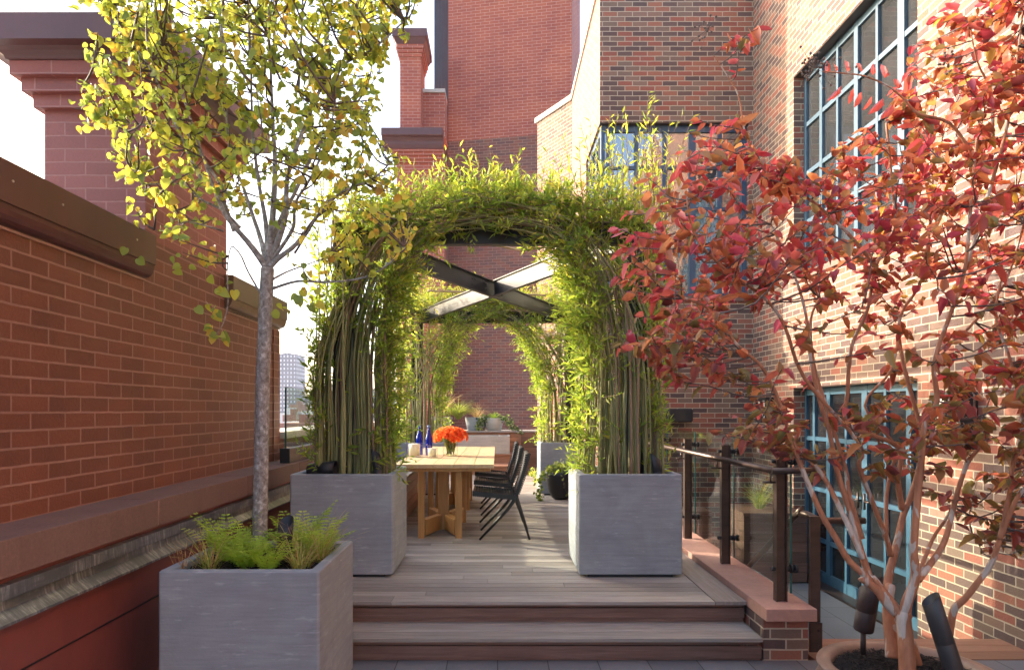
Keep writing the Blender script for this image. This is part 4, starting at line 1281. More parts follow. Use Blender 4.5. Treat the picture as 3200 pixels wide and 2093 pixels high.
wtk = thing('water_tank', 'round wooden roof water tank with a conical lid in the distance', 'water tank', (at(935, 1300, 150).x, 150, -2))
c_ = at(935, 1310, 150)
mb = MB(); mb.lathe(c_, [(0.01, 0), (0.55, 0), (0.55, 1.35), (0.6, 1.36), (0.01, 1.9)], 16, True); mb.build('barrel', plain('grey_timber', (0.3, 0.28, 0.27), .8), wtk)
mb = MB()
for a in range(4):
    q = c_ + Vector((.4 * math.cos(a * 1.57 + .7), .4 * math.sin(a * 1.57 + .7), 0)); mb.bar(q - Vector((0, 0, 3)), q, .08, .08, (0, 1, 0))
mb.build('stand', M['steel'], wtk)

# ------------------------------------------------------------------ table
tb = thing('dining_table', 'long pale teak dining table on crossed honey coloured pedestals', 'table', (-0.55, 8.4, DECK))
TX0, TX1, TY0, TY1, TZ = -1.04, -0.035, 6.75, 10.05, DECK + 0.76
mb = MB()
nb = 5; wv = (TX1 - TX0) / nb; ly = (TY1 - TY0) / 6
for i in range(nb):
    mb.box(TX0 + i * wv + .0015, TX0 + (i + 1) * wv - .0015, TY0, TY1, TZ - 0.038, TZ)
mb.build('tabletop', M['teak'], tb, bevel=0.003)
mb = MB(); mb.box(TX0 + .05, TX1 - .035, TY0 + .05, TY1 - .05, TZ - .075, TZ - .0385); mb.build('apron', M['teak_leg'], tb, bevel=.003)
for cyy in (7.42, 9.35):
    cxx = -0.585
    mb = MB(); mb.box(cxx - .055, cxx + .055, cyy - .055, cyy + .055, DECK + .01, TZ - .076); mb.build('pedestal_post', M['teak_leg'], tb, bevel=.004)
    for sx in (-1, 1):
        for sy in (-1, 1):
            mb = MB(); px, py_ = cxx + sx * .19, cyy + sy * .48
            mb.box(px - .032, px + .032, py_ - .032, py_ + .032, DECK, TZ - .076); mb.build('leg', M['teak_leg'], tb, bevel=.004)
            mb = MB(); mb.bar((cxx + sx * .05, cyy + sy * .085, DECK + .10), (px - sx * .02, py_ - sy * .045, DECK + .10), .07, .16); mb.build('stretcher', M['teak_leg'], tb, bevel=.003)

# ------------------------------------------------------------------ chairs
def make_chair():
    t = thing('dining_chair', '', 'chair')
    wd = 0.25
    mb = MB(); n = 30
    prof = []
    for k in range(n + 1):
        f = k / n; x = lerp(-0.43, -0.02, f); z = lerp(0.478, 0.437, f) + 0.012 * math.sin(f * math.pi) * -1
        prof.append((x, z + (0.010 if k % 2 else 0)))
    top = prof; bot = [(x, z - 0.022) for x, z in prof][::-1]
    mb.prism(top + bot, lambda a, b, t_: (a, -wd if t_ == 0 else wd, b))
    for s_ in (-1, 1):
        mb.bar((-0.43, s_ * wd, .462), (0.0, s_ * wd, .421), 0.03, 0.044)
        for k in range(22):
            f = (k + .5) / 22; mb.bar((lerp(-.425, -.01, f) - .006, s_ * wd, lerp(.463, .423, f)), (lerp(-.425, -.01, f) + .006, s_ * wd, lerp(.463, .423, f)), .038, .056)
    mb.build('seat', M['chair'], t, recalc=True)
    mb = MB(); n = 32; prof = []
    for k in range(n + 1):
        f = k / n; x = lerp(0.0, 0.113, f) + 0.015 * math.sin(f * math.pi); z = lerp(0.45, 0.86, f)
        prof.append((x - (0.010 if k % 2 else 0), z))
    bk = [(x + .022, z) for x, z in prof]
    mb.prism(prof + bk[::-1], lambda a, b, t_: (a, -wd + .01 if t_ == 0 else wd - .01, b))
    for s_ in (-1, 1):
        for k in range(20):
            f = (k + .5) / 20; x = lerp(0.012, 0.122, f) + 0.015 * math.sin(f * math.pi); z = lerp(.455, .855, f)
            mb.bar((x, s_ * wd, z - .007), (x + .002, s_ * wd, z + .007), .042, .052, (1, 0, 0))
        mb.bar((0.004, s_ * wd, .43), (0.14, s_ * wd, .866), .028, .03, (1, 0, 0))
    mb.build('backrest', M['chair'], t, recalc=True)
    for s_ in (-1, 1):
        mb = MB(); mb.tube([(0.02, s_ * wd, .45), (-.02, s_ * wd, .385), (-.08, s_ * wd * 1.02, .30), (-0.36, s_ * wd * 1.08, 0.004)], [.017, .019, .016, .012], 10); mb.build('leg', M['chair'], t)
        mb = MB(); mb.tube([(0.01, s_ * wd, .45), (0.02, s_ * wd, .38), (0.05, s_ * wd * 1.02, .29), (0.14, s_ * wd * 1.08, 0.004)], [.017, .019, .016, .011], 10); mb.build('leg', M['chair'], t)
    return t
ch0 = make_chair()
labs = ['black woven strap dining chair nearest the photographer at the teak table', 'black woven strap dining chair in the middle of the row of three at the table', 'black woven strap dining chair farthest back of the row of three at the table']
for i, (x, y) in enumerate(((0.18, 7.08), (0.155, 8.13), (0.13, 9.2))):
    o = ch0 if i == 0 else copy_tree(ch0)
    o.location = (x, y, DECK + .002); o['label'] = labs[i]; o['group'] = 'black chairs along the table'

# ------------------------------------------------------------------ things on the table
def bottle(x, y, label):
    t = thing('glass_bottle', label, 'bottle', (x, y, TZ), 'blue bottles on the table')
    mb = MB(); mb.lathe((x, y, TZ + .001), [(0.001, 0), (0.038, 0), (0.042, .006), (0.042, .185), (0.040, .205), (0.030, .235), (0.019, .27), (0.0145, .30), (0.0145, .325), (.001, .325)], 24); mb.build('body', M['bottle'], t)
    mb = MB(); mb.lathe((x, y, TZ + .3265), [(.001, 0), (0.017, 0), (0.017, .024), (0.015, .028), (.001, .028)], 16); mb.build('cap', M['cap_blue'], t)
    mb = MB()                       # small flowing white script on the front
    pts = []
    for k in range(34):
        f = k / 33; a = -0.75 + f * 1.5
        z = .112 + .010 * math.sin(f * 30) + (0.022 * math.sin(f * 9) if f < .3 else 0)
        pts.append((x + .0432 * math.sin(a), y - .0432 * math.cos(a), TZ + z))
    mb.tube(pts, .0013, 4); mb.build('script', M['white_ink'], t)
bottle(-0.945, 8.25, 'cobalt blue glass bottle on the left behind the large candle')
bottle(-0.815, 8.10, 'cobalt blue glass bottle on the right with white script')

def candle(x, y, s, h, label):
    t = thing('candle_holder', label, 'candle', (x, y, TZ), 'candles in square glass holders')
    mb = MB(); a = s / 2; w = .006; z = TZ + .001
    mb.box(x - a, x + a, y - a, y + a, z, z + .012)
    mb.box(x - a, x + a, y - a, y - a + w, z + .0125, z + h); mb.box(x - a, x + a, y + a - w, y + a, z + .0125, z + h)
    mb.box(x - a, x - a + w, y - a + w, y + a - w, z + .0125, z + h); mb.box(x + a - w, x + a, y - a + w, y + a - w, z + .0125, z + h)
    mb.build('glass_cube', M['glass_thin'], t)
    mb = MB(); b_ = s * .39; mb.lathe((x, y, z + .013), [(.001, 0), (b_, 0), (b_, h * .80), (b_ * .93, h * .82), (.001, h * .80)], 32); mb.build('candle', M['wax'], t)
    mb = MB(); mb.tube([(x, y, z + .01 + h * .8), (x + .002, y, z + .03 + h * .8)], .0012, 5); mb.build('wick', M['black'], t)
candle(-0.955, 7.85, 0.165, 0.165, 'large cream candle in a square glass holder in front of the blue bottles')
candle(-0.735, 7.68, 0.115, 0.112, 'small cream candle in a square glass holder beside the large one')

vx, vy = -0.555, 8.05
vs_ = thing('glass_vase', 'square clear glass vase with green stems on the teak table', 'vase', (vx, vy, TZ))
mb = MB(); a = .085; hh = .165; w = .006; z = TZ + .001
mb.box(vx - a, vx + a, vy - a, vy + a, z, z + .012)
mb.box(vx - a, vx + a, vy - a, vy - a + w, z + .0125, z + hh); mb.box(vx - a, vx + a, vy + a - w, vy + a, z + .0125, z + hh)
mb.box(vx - a, vx - a + w, vy - a + w, vy + a - w, z + .0125, z + hh); mb.box(vx + a - w, vx + a, vy - a + w, vy + a - w, z + .0125, z + hh)
mb.build('glass', M['glass_thin'], vs_)
bq = thing('flower_bouquet', 'round bouquet of orange red dahlias in the square glass vase', 'flowers', (vx, vy, TZ + .15))
r = random.Random(77)
mb = MB(); lv = Leaves(); lvb = Leaves()
for k in range(24):
    a_ = r.uniform(0, 6.28); s0 = Vector((vx + r.uniform(-.05, .05), vy + r.uniform(-.05, .05), TZ + .016)); s1 = Vector((vx + .06 * math.cos(a_), vy + .06 * math.sin(a_), TZ + .20))
    mb.tube([s0, s0.lerp(s1, .5) + rvec(r) * .01, s1], .003, 5)
    for q in range(5):
        p = s0.lerp(s1, r.uniform(.1, .8)); c = r.choice([(.10, .17, .03), (.22, .28, .05), (.3, .33, .08)])
        p.x = min(max(p.x, vx - .05), vx + .05)
        lvb.add(p, Vector((r.uniform(-.5, .5), r.uniform(-.5, .5), 1)), rvec(r), .06, .03, c)
mb.build('stem', plain('green_stem', (.12, .2, .04), .6), bq)
lvb.build('leaf', M['leaf_willow'], bq, 'oval')
nfl = 0
for k in range(26):
    f = (k + .5) / 26; th = math.acos(1 - f * 1.18); ph = k * 2.39996
    c0 = Vector((vx, vy, TZ + .215)); dn = Vector((math.sin(th) * math.cos(ph), math.sin(th) * math.sin(ph), math.cos(th)))
    cc = c0 + Vector((dn.x * .185, dn.y * .16, dn.z * .105))
    fl = Leaves(); u = dn.orthogonal().normalized(); v_ = dn.cross(u)
    for ring_, (cnt, rad, el, ln) in enumerate(((18, .010, .05, .052), (16, .008, .35, .045), (13, .006, .7, .038), (9, .004, 1.1, .028))):
        for q in range(cnt):
            an = q / cnt * 6.283 + ring_ * .3 + r.uniform(-.08, .08)
            rd = u * math.cos(an) + v_ * math.sin(an)
            d = rd * math.cos(el) + dn * math.sin(el)
            col = r.choice([(.78, .13, .03), (.82, .2, .05), (.7, .07, .025), (.88, .38, .12)])
            fl.add(cc + rd * rad, d, dn, ln * r.uniform(.85, 1.1), .015, col)
    fl.build('flower', M['petal'], bq, 'oval', -.1)

# ------------------------------------------------------------------ left bench, back steps, trough, pots
lb = thing('wooden_bench', 'hardwood slatted bench box along the left side of the table', 'bench', (-1.3, 7.9, DECK))
mb = MB(); z = DECK + .02
for k in range(5):
    mb.box(-1.66, -1.075, 6.30, 6.32, z, z + .088); mb.box(-1.095, -1.075, 6.321, 10.2, z, z + .088); z += .094
mb.build('side', M['ipe'], lb)
mb = MB()
for k in range(5): mb.box(-1.68 + k * .122, -1.68 + k * .122 + .118, 6.28, 10.2, z, z + .025)
mb.build('seat', M['deck_y'], lb)
mb = MB(); mb.box(-1.60, -1.10, 6.33, 10.1, DECK, z - .002); mb.build('core', M['black'], lb)

bs = thing('wooden_platform', 'stepped hardwood platform rising at the back of the deck below the brick tower', 'steps', (0, 14.4, DECK))
def planks_x(mb, x0, x1, y0, y1, z, w=.12, th=.024):
    y = y0
    while y < y1 - .01:
        mb.box(x0, x1, y, min(y + w - .005, y1), z - th, z); y += w
mb = MB(); planks_x(mb, -1.9, 0.62, 13.62, 14.4, DECK + .18); planks_x(mb, -1.9, 0.34, 14.36, 15.2, DECK + .365)
mb.build('tread', M['ipe'], bs)
mb = MB(); mb.box(-1.9, 0.60, 13.65, 13.67, DECK, DECK + .152); mb.box(-1.9, 0.32, 14.39, 14.41, DECK + .182, DECK + .338); mb.box(.58, .6, 13.68, 14.3, DECK, DECK + .15)
mb.build('riser', M['ipe'], bs)
wwall = thing('wooden_wall', 'horizontal slatted hardwood retaining wall carrying the concrete pots', 'wall', (0, 15.4, DECK))
mb = MB(); z = DECK + .37
x_m = at(1628, 0, 15.2).x
for k in range(4):
    mb.box(-1.9, x_m - .05, 15.2, 15.22, z, z + .104); z += .111
mb.build('panel', M['ipe'], wwall)
mb = MB(); z = DECK + .02
for k in range(7):
    mb.box(x_m, 0.95, 15.16, 15.18, z, z + .104); z += .111
mb.build('panel', M['ipe_dark'], wwall)
mb = MB(); mb.box(x_m - .048, x_m - .002, 15.17, 15.25, DECK, 1.10); mb.build('post', M['ipe'], wwall)
mb = MB(); mb.box(-1.9, 0.97, 15.14, 16.2, 1.102, 1.13); mb.build('top_board', M['deck'], wwall)
mb = MB(); mb.box(-1.9, 0.9, 15.26, 16.1, DECK, 1.10); mb.build('core', M['black'], wwall)

tr_ = thing('concrete_trough', 'warm grey concrete water trough in front of the slatted wall', 'trough', (-.35, 14.7, .66))
mb = MB(); a, b_ = at(1395, 0, 14.5).x, at(1593, 0, 14.5).x
z0, z1 = DECK + .367, 1.045
y0, y1 = 14.5, 15.1; w = .05
mb.box(a, b_, y0, y0 + w, z0, z1); mb.box(a, b_, y1 - w, y1, z0, z1); mb.box(a, a + w, y0 + w, y1 - w, z0, z1); mb.box(b_ - w, b_, y0 + w, y1 - w, z0, z1)
mb.box(b_ - .24, b_ - .20, y0 + w, y1 - w, z0, z1 - .002)
mb.box(a + w, b_ - w, y0 + w, y1 - w, z0, z0 + .05)
mb.build('basin', M['concrete_warm'], tr_)
mb = MB(); mb.box(a + w + .001, b_ - .241, y0 + w + .001, y1 - w - .001, z1 - .05, z1 - .04); mb.build('water', M['water'], tr_)

def round_pot(name, label, c, r0, r1, h, mat, cat='plant pot', grp=None):
    t = thing(name, label, cat, c, grp)
    mb = MB(); mb.lathe(c, [(.001, 0), (r0 * .95, 0), (r0, .01), (lerp(r0, r1, .5) * 1.0, h * .5), (r1 - .002, h - .01), (r1 - .006, h), (r1 - .028, h), (r1 - .03, h - .03), (r1 - .035, h - .045), (.001, h - .05)], 36)
    mb.build('pot', mat, t)
    return t
pa = at(1544, 1343, 15.5)
round_pot('concrete_pot', 'pale round concrete pot with low greenery and ivy on the slatted wall', (pa.x, 15.5, 1.131), .165, .225, .28, M['concrete_warm'])
pb = at(1488, 1343, 15.6)
round_pot('concrete_pot', 'grey concrete pot behind the arching grass on the slatted wall', (pb.x, 15.6, 1.131), .2, .26, .30, M['concrete'])
pc = at(1378, 1343, 15.55)
round_pot('concrete_pot', 'bluish concrete pot at the left end of the slatted wall', (pc.x, 15.55, 1.131), .22, .27, .30, M['concrete'])
grass_clump('ornamental_grass', 'large arching green grass in the pot behind the orange bouquet', (at(1433, 0, 15.5).x, 15.45, 1.38), 520, 0.62, 0.9, GG[:3] + [(0.3, .33, .07)], 61, .75, .012)
grass_clump('ornamental_grass', 'tan feathery grass to the right of the large arching grass', (pb.x + .02, 15.65, 1.40), 160, 0.42, 1.1, [(0.45, .28, .15), (.5, .35, .2)], 62, .5, .007)
grass_clump('ornamental_grass', 'tan feathery grass beside the back left willow clump', (pc.x, 15.6, 1.42), 200, 0.75, .7, [(0.5, .32, .2), (.55, .38, .24)], 63, .4, .007)
grass_clump('ornamental_grass', 'short bright green tuft filling the pale round pot', (pa.x, 15.5, 1.385), 260, 0.19, 1.2, [(0.28, .40, .05), (.2, .33, .04)], 64, .3, .008)
def ivy(label, strands, seed, pal, leaf=.045, name='ivy', grp='trailing ivy'):
    r = random.Random(seed); lv = Leaves(); tw = MB()
    for pts, n, jit in strands:
        pts = smooth_path(pts, 4)
        tw.tube(pts, .003, 4, cap=False)
        for k in range(n):
            p = r.choice(pts) + rvec(r) * jit * r.random()
            c = r.choice(pal); g = r.uniform(.8, 1.2)
            lv.add(p, rvec(r) + Vector((0, -.3, -.5)), Vector((r.uniform(-.5, .5), -1, .5)), leaf * r.uniform(.6, 1.2), leaf * r.uniform(.6, 1.0), (c[0] * g, c[1] * g, c[2] * g))
    t = thing(name, label, 'ivy', tuple(strands[0][0][0]), grp)
    lv.build('foliage', M['leaf_willow'], t, 'heart'); tw.build('stem', M['twig'], t)
IV = [(.05, .09, .03), (.10, .15, .05), (.2, .24, .09), (.03, .06, .025), (.3, .33, .17)]
ivy('dark ivy hanging from the left of the pale round pot', [([Vector((pa.x - .12, 15.4, 1.40)), Vector((pa.x - .28, 15.3, 1.38)), Vector((pa.x - .36, 15.25, 1.18))], 150, .12)], 71, IV)
ivy('dark ivy spilling from the right of the pale round pot', [([Vector((pa.x + .12, 15.4, 1.42)), Vector((pa.x + .3, 15.3, 1.40)), Vector((pa.x + .42, 15.2, 1.15))], 130, .13), ([Vector((pa.x + .3, 15.3, 1.3)), Vector((pa.x + .5, 15.2, 1.18)), Vector((pa.x + .62, 15.1, 1.08))], 60, .07)], 72, IV)

bowl = thing('bowl_planter', 'dark charcoal round bowl with trailing ivy beside the back right planter', 'bowl', (at(1752, 0, 9.95).x, 9.95, DECK))
cb = Vector((at(1752, 0, 9.95).x, 9.95, DECK + .002)); rr_ = .20
prof = [(.001, 0), (.09, 0)]
for k in range(1, 10):
    a = k / 9 * math.pi / 2; prof.append((.09 + (rr_ + .02 - .09) * math.sin(a), .40 * (1 - math.cos(a)) ** .85))
prof += [(rr_ - .01, .40), (rr_ - .015, .37), (.001, .36)]
mb = MB(); mb.lathe(cb, prof, 36); mb.build('bowl', M['black'], bowl)
ivy('variegated ivy mound growing over the rim of the dark bowl', [([cb + Vector((-.15, -.05, .41)), cb + Vector((0, 0, .48)), cb + Vector((.16, 0, .42))], 260, .13), ([cb + Vector((-.15, -.12, .42)), cb + Vector((-.3, -.15, .32)), cb + Vector((-.33, -.18, .1)), cb + Vector((-.33, -.2, .02))], 110, .08),
     ([cb + Vector((.0, -.2, .40)), cb + Vector((.03, -.23, .2)), cb + Vector((.12, -.23, .02))], 14, .02)], 73, [(.13, .18, .05), (.2, .26, .07), (.32, .36, .12), (.08, .12, .04)], .04)

# ground cover bed between the deck and the oblique wall
r = random.Random(9); lv = Leaves()
for k in range(1500):
    p = Vector((r.uniform(.64, 1.35), r.uniform(11.4, 15.0), DECK + r.uniform(0, .13)))
    if p.x > 1.35 - max(0, p.y - 12.8) * .58: continue
    c = r.choice([(.22, .3, .05), (.35, .38, .1), (.45, .44, .2), (.12, .2, .04)])
    lv.add(p, rvec(r) + Vector((0, 0, .5)), rvec(r) + Vector((0, 0, 1)), .06, .035, c)
tag(lv.build('ground_cover', M['leaf_willow'], None, 'oval'), 'yellow green ground cover in the bed behind the back right planter', 'plants', kind='stuff')

# ------------------------------------------------------------------ spotlights
def spot(label, base, axis, ln, rad, mat, cut=0.9, stem=0.06, grp='garden spotlights'):
    """cylinder with a slanted open hood"""
    base = Vector(base); ax = Vector(axis).normalized()
    t = thing('spotlight', label, 'spotlight', tuple(base), grp)
    u = ax.cross(Vector((0, 0, 1))); u = u.normalized() if u.length > .05 else Vector((1, 0, 0)); w_ = u.cross(ax)
    s0 = base + Vector((0, 0, stem)) if stem else base
    n = 28; vs = []; fs = []
    def ring(dist, rr, slant):
        out = []
        for k in range(n):
            a = 2 * math.pi * k / n
            out.append(s0 + u * math.cos(a) * rr + w_ * math.sin(a) * rr + ax * (dist + slant * math.sin(a) * rr))
        return out
    rings = [ring(0, rad * .55, 0), ring(ln * .03, rad * .92, 0), ring(ln * .06, rad, 0), ring(ln * .42, rad, 0), ring(ln * .424, rad * .975, 0), ring(ln * .43, rad, 0), ring(ln, rad, cut), ring(ln, rad * .92, cut), ring(ln * .5, rad * .9, 0)]
    for q in rings: vs += q
    for i in range(len(rings) - 1):
        for k in range(n):
            j = (k + 1) % n; fs.append((i * n + k, i * n + j, (i + 1) * n + j, (i + 1) * n + k))
    fs.append(tuple(range(n))); fs.append(tuple((len(rings) - 1) * n + k for k in range(n)))
    mb = MB(); mb._add(vs, fs, True); mb.build('housing', mat, t, recalc=True)
    mb = MB(); mb.tube([base - Vector((0, 0, .05)), s0 + ax * ln * .02], rad * .28, 10); mb.build('stem', mat, t)
    return t
spot('black spotlight with a round open hood just left of the yellow tree trunk', (-1.40, 4.02, .74), (.06, -.35, .9), .17, .04, M['black'], .5, .03)
spot('tall black spotlight right of the yellow tree trunk among the ferns', (-1.165, 3.72, .70), (0.02, .1, 1), .225, .041, M['black'], -.9, .06)
spot('black spotlight lying almost level on the rim of the front left willow planter', (-1.52, 5.48, 1.03), (1, -.12, .12), .23, .062, M['black'], .15, .075)
spot('dark slim spotlight standing among the front left willow stems', (-.94, 5.42, .99), (-.12, 0, 1), .25, .036, M['steel'], -.9, .03)
spot('dark slim spotlight at the right corner of the front right willow planter', (1.28, 5.42, .99), (-.12, .03, 1), .21, .038, M['steel'], -.9, .03)

# ------------------------------------------------------------------ trees
def inside(poly, x, y):
    c = False; j = len(poly) - 1
    for i in range(len(poly)):
        xi, yi = poly[i]; xj, yj = poly[j]
        if (yi > y) != (yj > y) and x < (xj - xi) * (y - yi) / (yj - yi) + xi: c = not c
        j = i
    return c
def poly_dist(poly, x, y):
    best = 1e9
    for i in range(len(poly)):
        ax, ay = poly[i]; bx_, by_ = poly[(i + 1) % len(poly)]
        vx_, vy_ = bx_ - ax, by_ - ay; t = max(0, min(1, ((x - ax) * vx_ + (y - ay) * vy_) / (vx_ * vx_ + vy_ * vy_ + 1e-9)))
        best = min(best, math.hypot(x - ax - vx_ * t, y - ay - vy_ * t))
    return best

def limb_pts(pix, Y0, Y1, sub=4):
    n = len(pix)
    return smooth_path([at(px, py, lerp(Y0, Y1, (i / (n - 1)) ** 1.0)) for i, (px, py) in enumerate(pix)], sub)

def make_tree(root_name, label, cat, base, limbs, bark, polyfn, ntw, ydepth, leafcb, leafmat_, kind, seed, twr=0.004, bark2=None, near=0.9, extra=None):
    r = random.Random(seed)
    t = thing(root_name, label, cat, base)
    tr = MB(); nodes = []
    for pts, r0, r1 in limbs:
        n = len(pts)
        tr.tube(pts, [lerp(r0, r1, (k / (n - 1)) ** .65) for k in range(n)], 10)
        for k, p in enumerate(pts):
            if k > n * .25: nodes.append((p, (pts[min(k + 1, n - 1)] - pts[max(k - 1, 0)]).normalized(), lerp(r0, r1, k / (n - 1))))
    tr.build('trunk', bark, t)
    br = MB(); lv = Leaves()
    P_ = np.array([tuple(p) for p, _, _ in nodes])
    poly, ycen, yh, dens = polyfn
    xs_ = [p[0] for p in poly]; zs_ = [p[1] for p in poly]
    made = 0; tries = 0
    twn = []
    while made < ntw and tries < ntw * 30:
        tries += 1
        x = r.uniform(min(xs_), max(xs_)); z = r.uniform(min(zs_), max(zs_))
        if not inside(poly, x, z): continue
        if r.random() > dens(x, z): continue
        ed = poly_dist(poly, x, z)
        hh = yh * math.sqrt(min(1, ed / .55)) + .06
        y = ycen(x, z) + r.uniform(-hh, hh)
        tip = Vector((x, y, z))
        cand = P_ if not twn or r.random() < .35 else np.array([tuple(q[0]) for q in twn[-160:]] + [tuple(p) for p in P_])
        # prefer attachment below the tip
        dd = cand - np.array(tip); dist = np.sqrt((dd ** 2).sum(1)) + np.maximum(0, dd[:, 2] + .02) * 1.6
        j = int(dist.argmin())
        bp = Vector(cand[j]); d = (tip - bp); ln = d.length
        if ln < .06 or ln > near: 
            if ln > near: continue
        up = Vector((0, 0, 1))
        m1 = bp + d * .35 + Vector((0, 0, -.05 * ln)) + rvec(r) * .06 * ln; m2 = bp + d * .7 + rvec(r) * .06 * ln
        pts = smooth_path([bp, m1, m2, tip], 3)
        rr0 = min(twr * (0.6 + ln * 1.6), .012)
        br.tube(pts, [lerp(rr0, .0015, k / (len(pts) - 1)) for k in range(len(pts))], 4, cap=False)
        for k in (3, 6, 8):
            if k < len(pts): twn.append((pts[k],))
        leafcb(r, lv, pts, ln, x, z)
        made += 1
    if extra: extra(r, lv, br)
    br.build('branches', bark2 or bark, t)
    lv.build('crown', leafmat_, t, kind, 0.34, 0.28)
    return t, r

# --- yellow green linden in the left planter
c2 = lambda x, y: (700 + x * .578, y * .578)
c1_ = lambda x, y: (x * .4816, y * .4816)
c4_ = lambda x, y: (x * .4816, 700 + y * .4816)
tY = 3.8
limbs = []
trunk = smooth_path([at(812, 1690, tY), at(813, 1600, tY), at(817, 1400, tY), at(821, 1200, tY), at(828, 1020, tY), at(833, 900, tY), at(836, 838, tY)], 4)
def tr_r(p): return 0
limbs.append((trunk, 0.043, 0.036))
def addl(pix, y1, r0, r1=.004, y0=tY, conv=c2):
    limbs.append((limb_pts([conv(*p) for p in pix], y0, y1), r0, r1))
addl([(235, 1440), (252, 1300), (268, 1100), (276, 900), (266, 700), (258, 520), (245, 200), (240, -100)], 3.7, .026)
addl([(232, 1450), (195, 1395), (130, 1310), (60, 1230), (0, 1150), (-60, 1000), (-130, 800), (-230, 500), (-330, 250)], 3.6, .023)
addl([(240, 1450), (290, 1400), (390, 1320), (480, 1200), (620, 1050), (800, 970), (900, 880)], 3.7, .021)
addl([(240, 1430), (300, 1280), (335, 1150), (345, 950), (430, 700), (545, 440), (660, 340), (800, 270), (975, 115)], 3.65, .022)
addl([(230, 1430), (200, 1300), (150, 1150), (100, 1000), (30, 800), (0, 400), (-30, 100)], 4.1, .018)
addl([(262, 1560), (400, 1520), (560, 1525), (760, 1500), (900, 1420), (968, 1330)], 3.6, .010, .003)
addl([(262, 1510), (340, 1470), (420, 1440), (560, 1390)], 3.9, .008, .003)
addl([(238, 1400), (225, 1200), (190, 1000), (155, 700), (150, 300), (190, -50)], 3.95, .018)
addl([(250, 1420), (300, 1200), (380, 1050), (500, 800), (620, 650), (760, 500), (805, 330)], 4.15, .017)
addl([(250, 1420), (370, 1240), (385, 1100), (470, 960), (560, 760), (600, 560)], 3.5, .013)
addl([(1690, 450), (1610, 310), (1560, 200), (1500, 150), (1475, 300), (1480, 500), (1450, 640), (1400, 720)], 3.6, .007, .002, tY, c4_)
addl([(1560, 1480), (1450, 1370), (1300, 1290), (1200, 1200), (1020, 1195), (930, 1190), (860, 1100)], 3.6, .009, .002, tY, c1_)
addl([(1500, 1300), (1300, 1000), (1200, 850), (1100, 820), (900, 810), (700, 770)], 3.7, .010, .002, tY, c1_)
addl([(1450, 1500), (1350, 1470), (1200, 1440), (1080, 1500), (1000, 1490)], 3.6, .007, .002, tY, c1_)
addl([(1520, 1500), (1420, 1250), (1300, 1150), (1180, 900), (1050, 600), (960, 420), (800, 200), (720, 60)], 3.55, .013, .003, tY, c1_)
for k in range(7):      # limbs that leave the frame at the top
    a0 = [(140, 300), (260, 400), (400, 500), (520, 420), (0, 300), (640, 350), (330, 200)][k]
    a1 = [(90, -260), (270, -420), (420, -380), (600, -300), (-90, -300), (760, -200), (350, -460)][k]
    addl([a0, ((a0[0] + a1[0]) / 2 + 15, (a0[1] + a1[1]) / 2), a1], 3.6 + .12 * k, .010, .003)
def wz_(px, py, Y=tY):
    p = at(px, py, Y); return (p.x, p.z)
lp = [wz_(*q) for q in [(300, -380), (270, 0), (330, 70), (400, 150), (330, 245), (262, 370), (330, 410), (430, 470), (395, 530), (450, 590), (455, 660), (560, 740), (600, 820), (660, 870), (760, 850), (800, 700), (880, 700), (930, 800), (1010, 850), (1250, 800), (1300, 740), (1260, 520), (1180, 420), (1200, 260), (1230, 130), (1370, 10), (1300, -200), (1100, -420), (700, -560)]]
LC = [(0.21, 0.28, 0.07), (0.27, 0.33, 0.07), (0.16, 0.24, 0.075), (0.35, 0.38, 0.08), (0.47, 0.43, 0.075), (0.53, 0.40, 0.10)]
def leaf_linden(r, lv, pts, ln, x, z):
    n = r.randint(5, 9)
    yellow = 0.18 + (0.5 if (z < 2.9 and x > -1.15) else 0) + (0.12 if z < 2.8 else 0)
    for k in range(n):
        f = r.uniform(.3, 1.0) if k else 1.0
        j = min(int(f * (len(pts) - 1)), len(pts) - 2)
        p = pts[j].lerp(pts[j + 1], r.random())
        c = r.choice(LC[3:]) if r.random() < yellow else r.choice(LC[:4]); g = r.uniform(.8, 1.2)
        if r.random() < .04: c = (.35, .18, .05)
        d = rvec(r) + Vector((0, 0, -.55))
        L_ = r.choice((r.uniform(.022, .036), r.uniform(.030, .050)))
        p2 = p + rvec(r) * .028
        lv.add(p2, d, rvec(r) + Vector((0, -.4, .5)), L_, L_ * r.uniform(.7, 1.0), (c[0] * g, c[1] * g, c[2] * g))
def dens_l(x, z):
    if z < 2.75 and -1.62 < x < -.95: return .12
    if z < 2.85 and x > -.95: return .6
    if z < 2.6: return .5
    if x > -.62 and z > 3.5: return .4
    return .55 + .45 * min(1, max(0, (z - 2.9) / .7))
def extra_l(r, lv, br):
    for (px, py, n) in [(320, 370, 7), (285, 380, 6), (660, 1030, 6), (690, 1050, 6), (640, 960, 5), (700, 990, 3), (415, 790, 2), (420, 530, 9), (395, 545, 7), (240, 10, 5), (1000, 930, 4), (950, 950, 4), (870, 960, 3), (930, 900, 3), (560, 820, 4), (700, 900, 6)]:
        for k in range(n):
            c = r.choice(LC); L_ = r.uniform(.034, .052)
            lv.add(at(px + r.uniform(-32, 32), py + r.uniform(-26, 26), 3.65 + r.uniform(-.05, .05)), rvec(r) + Vector((0, 0, -.7)), Vector((r.uniform(-.5, .5), -1, .3)), L_, L_ * .95, c)
linden, _ = make_tree('linden_tree', 'slender grey trunked tree with yellow green autumn leaves in the left planter', 'tree', (-1.32, tY, .72), limbs, M['linden_bark'], (lp, lambda x, z: 3.72, .62, dens_l), 1150, .6, leaf_linden, M['leaf_linden'], 'heart', 5, .006, M['twig'], 1.0, extra_l)

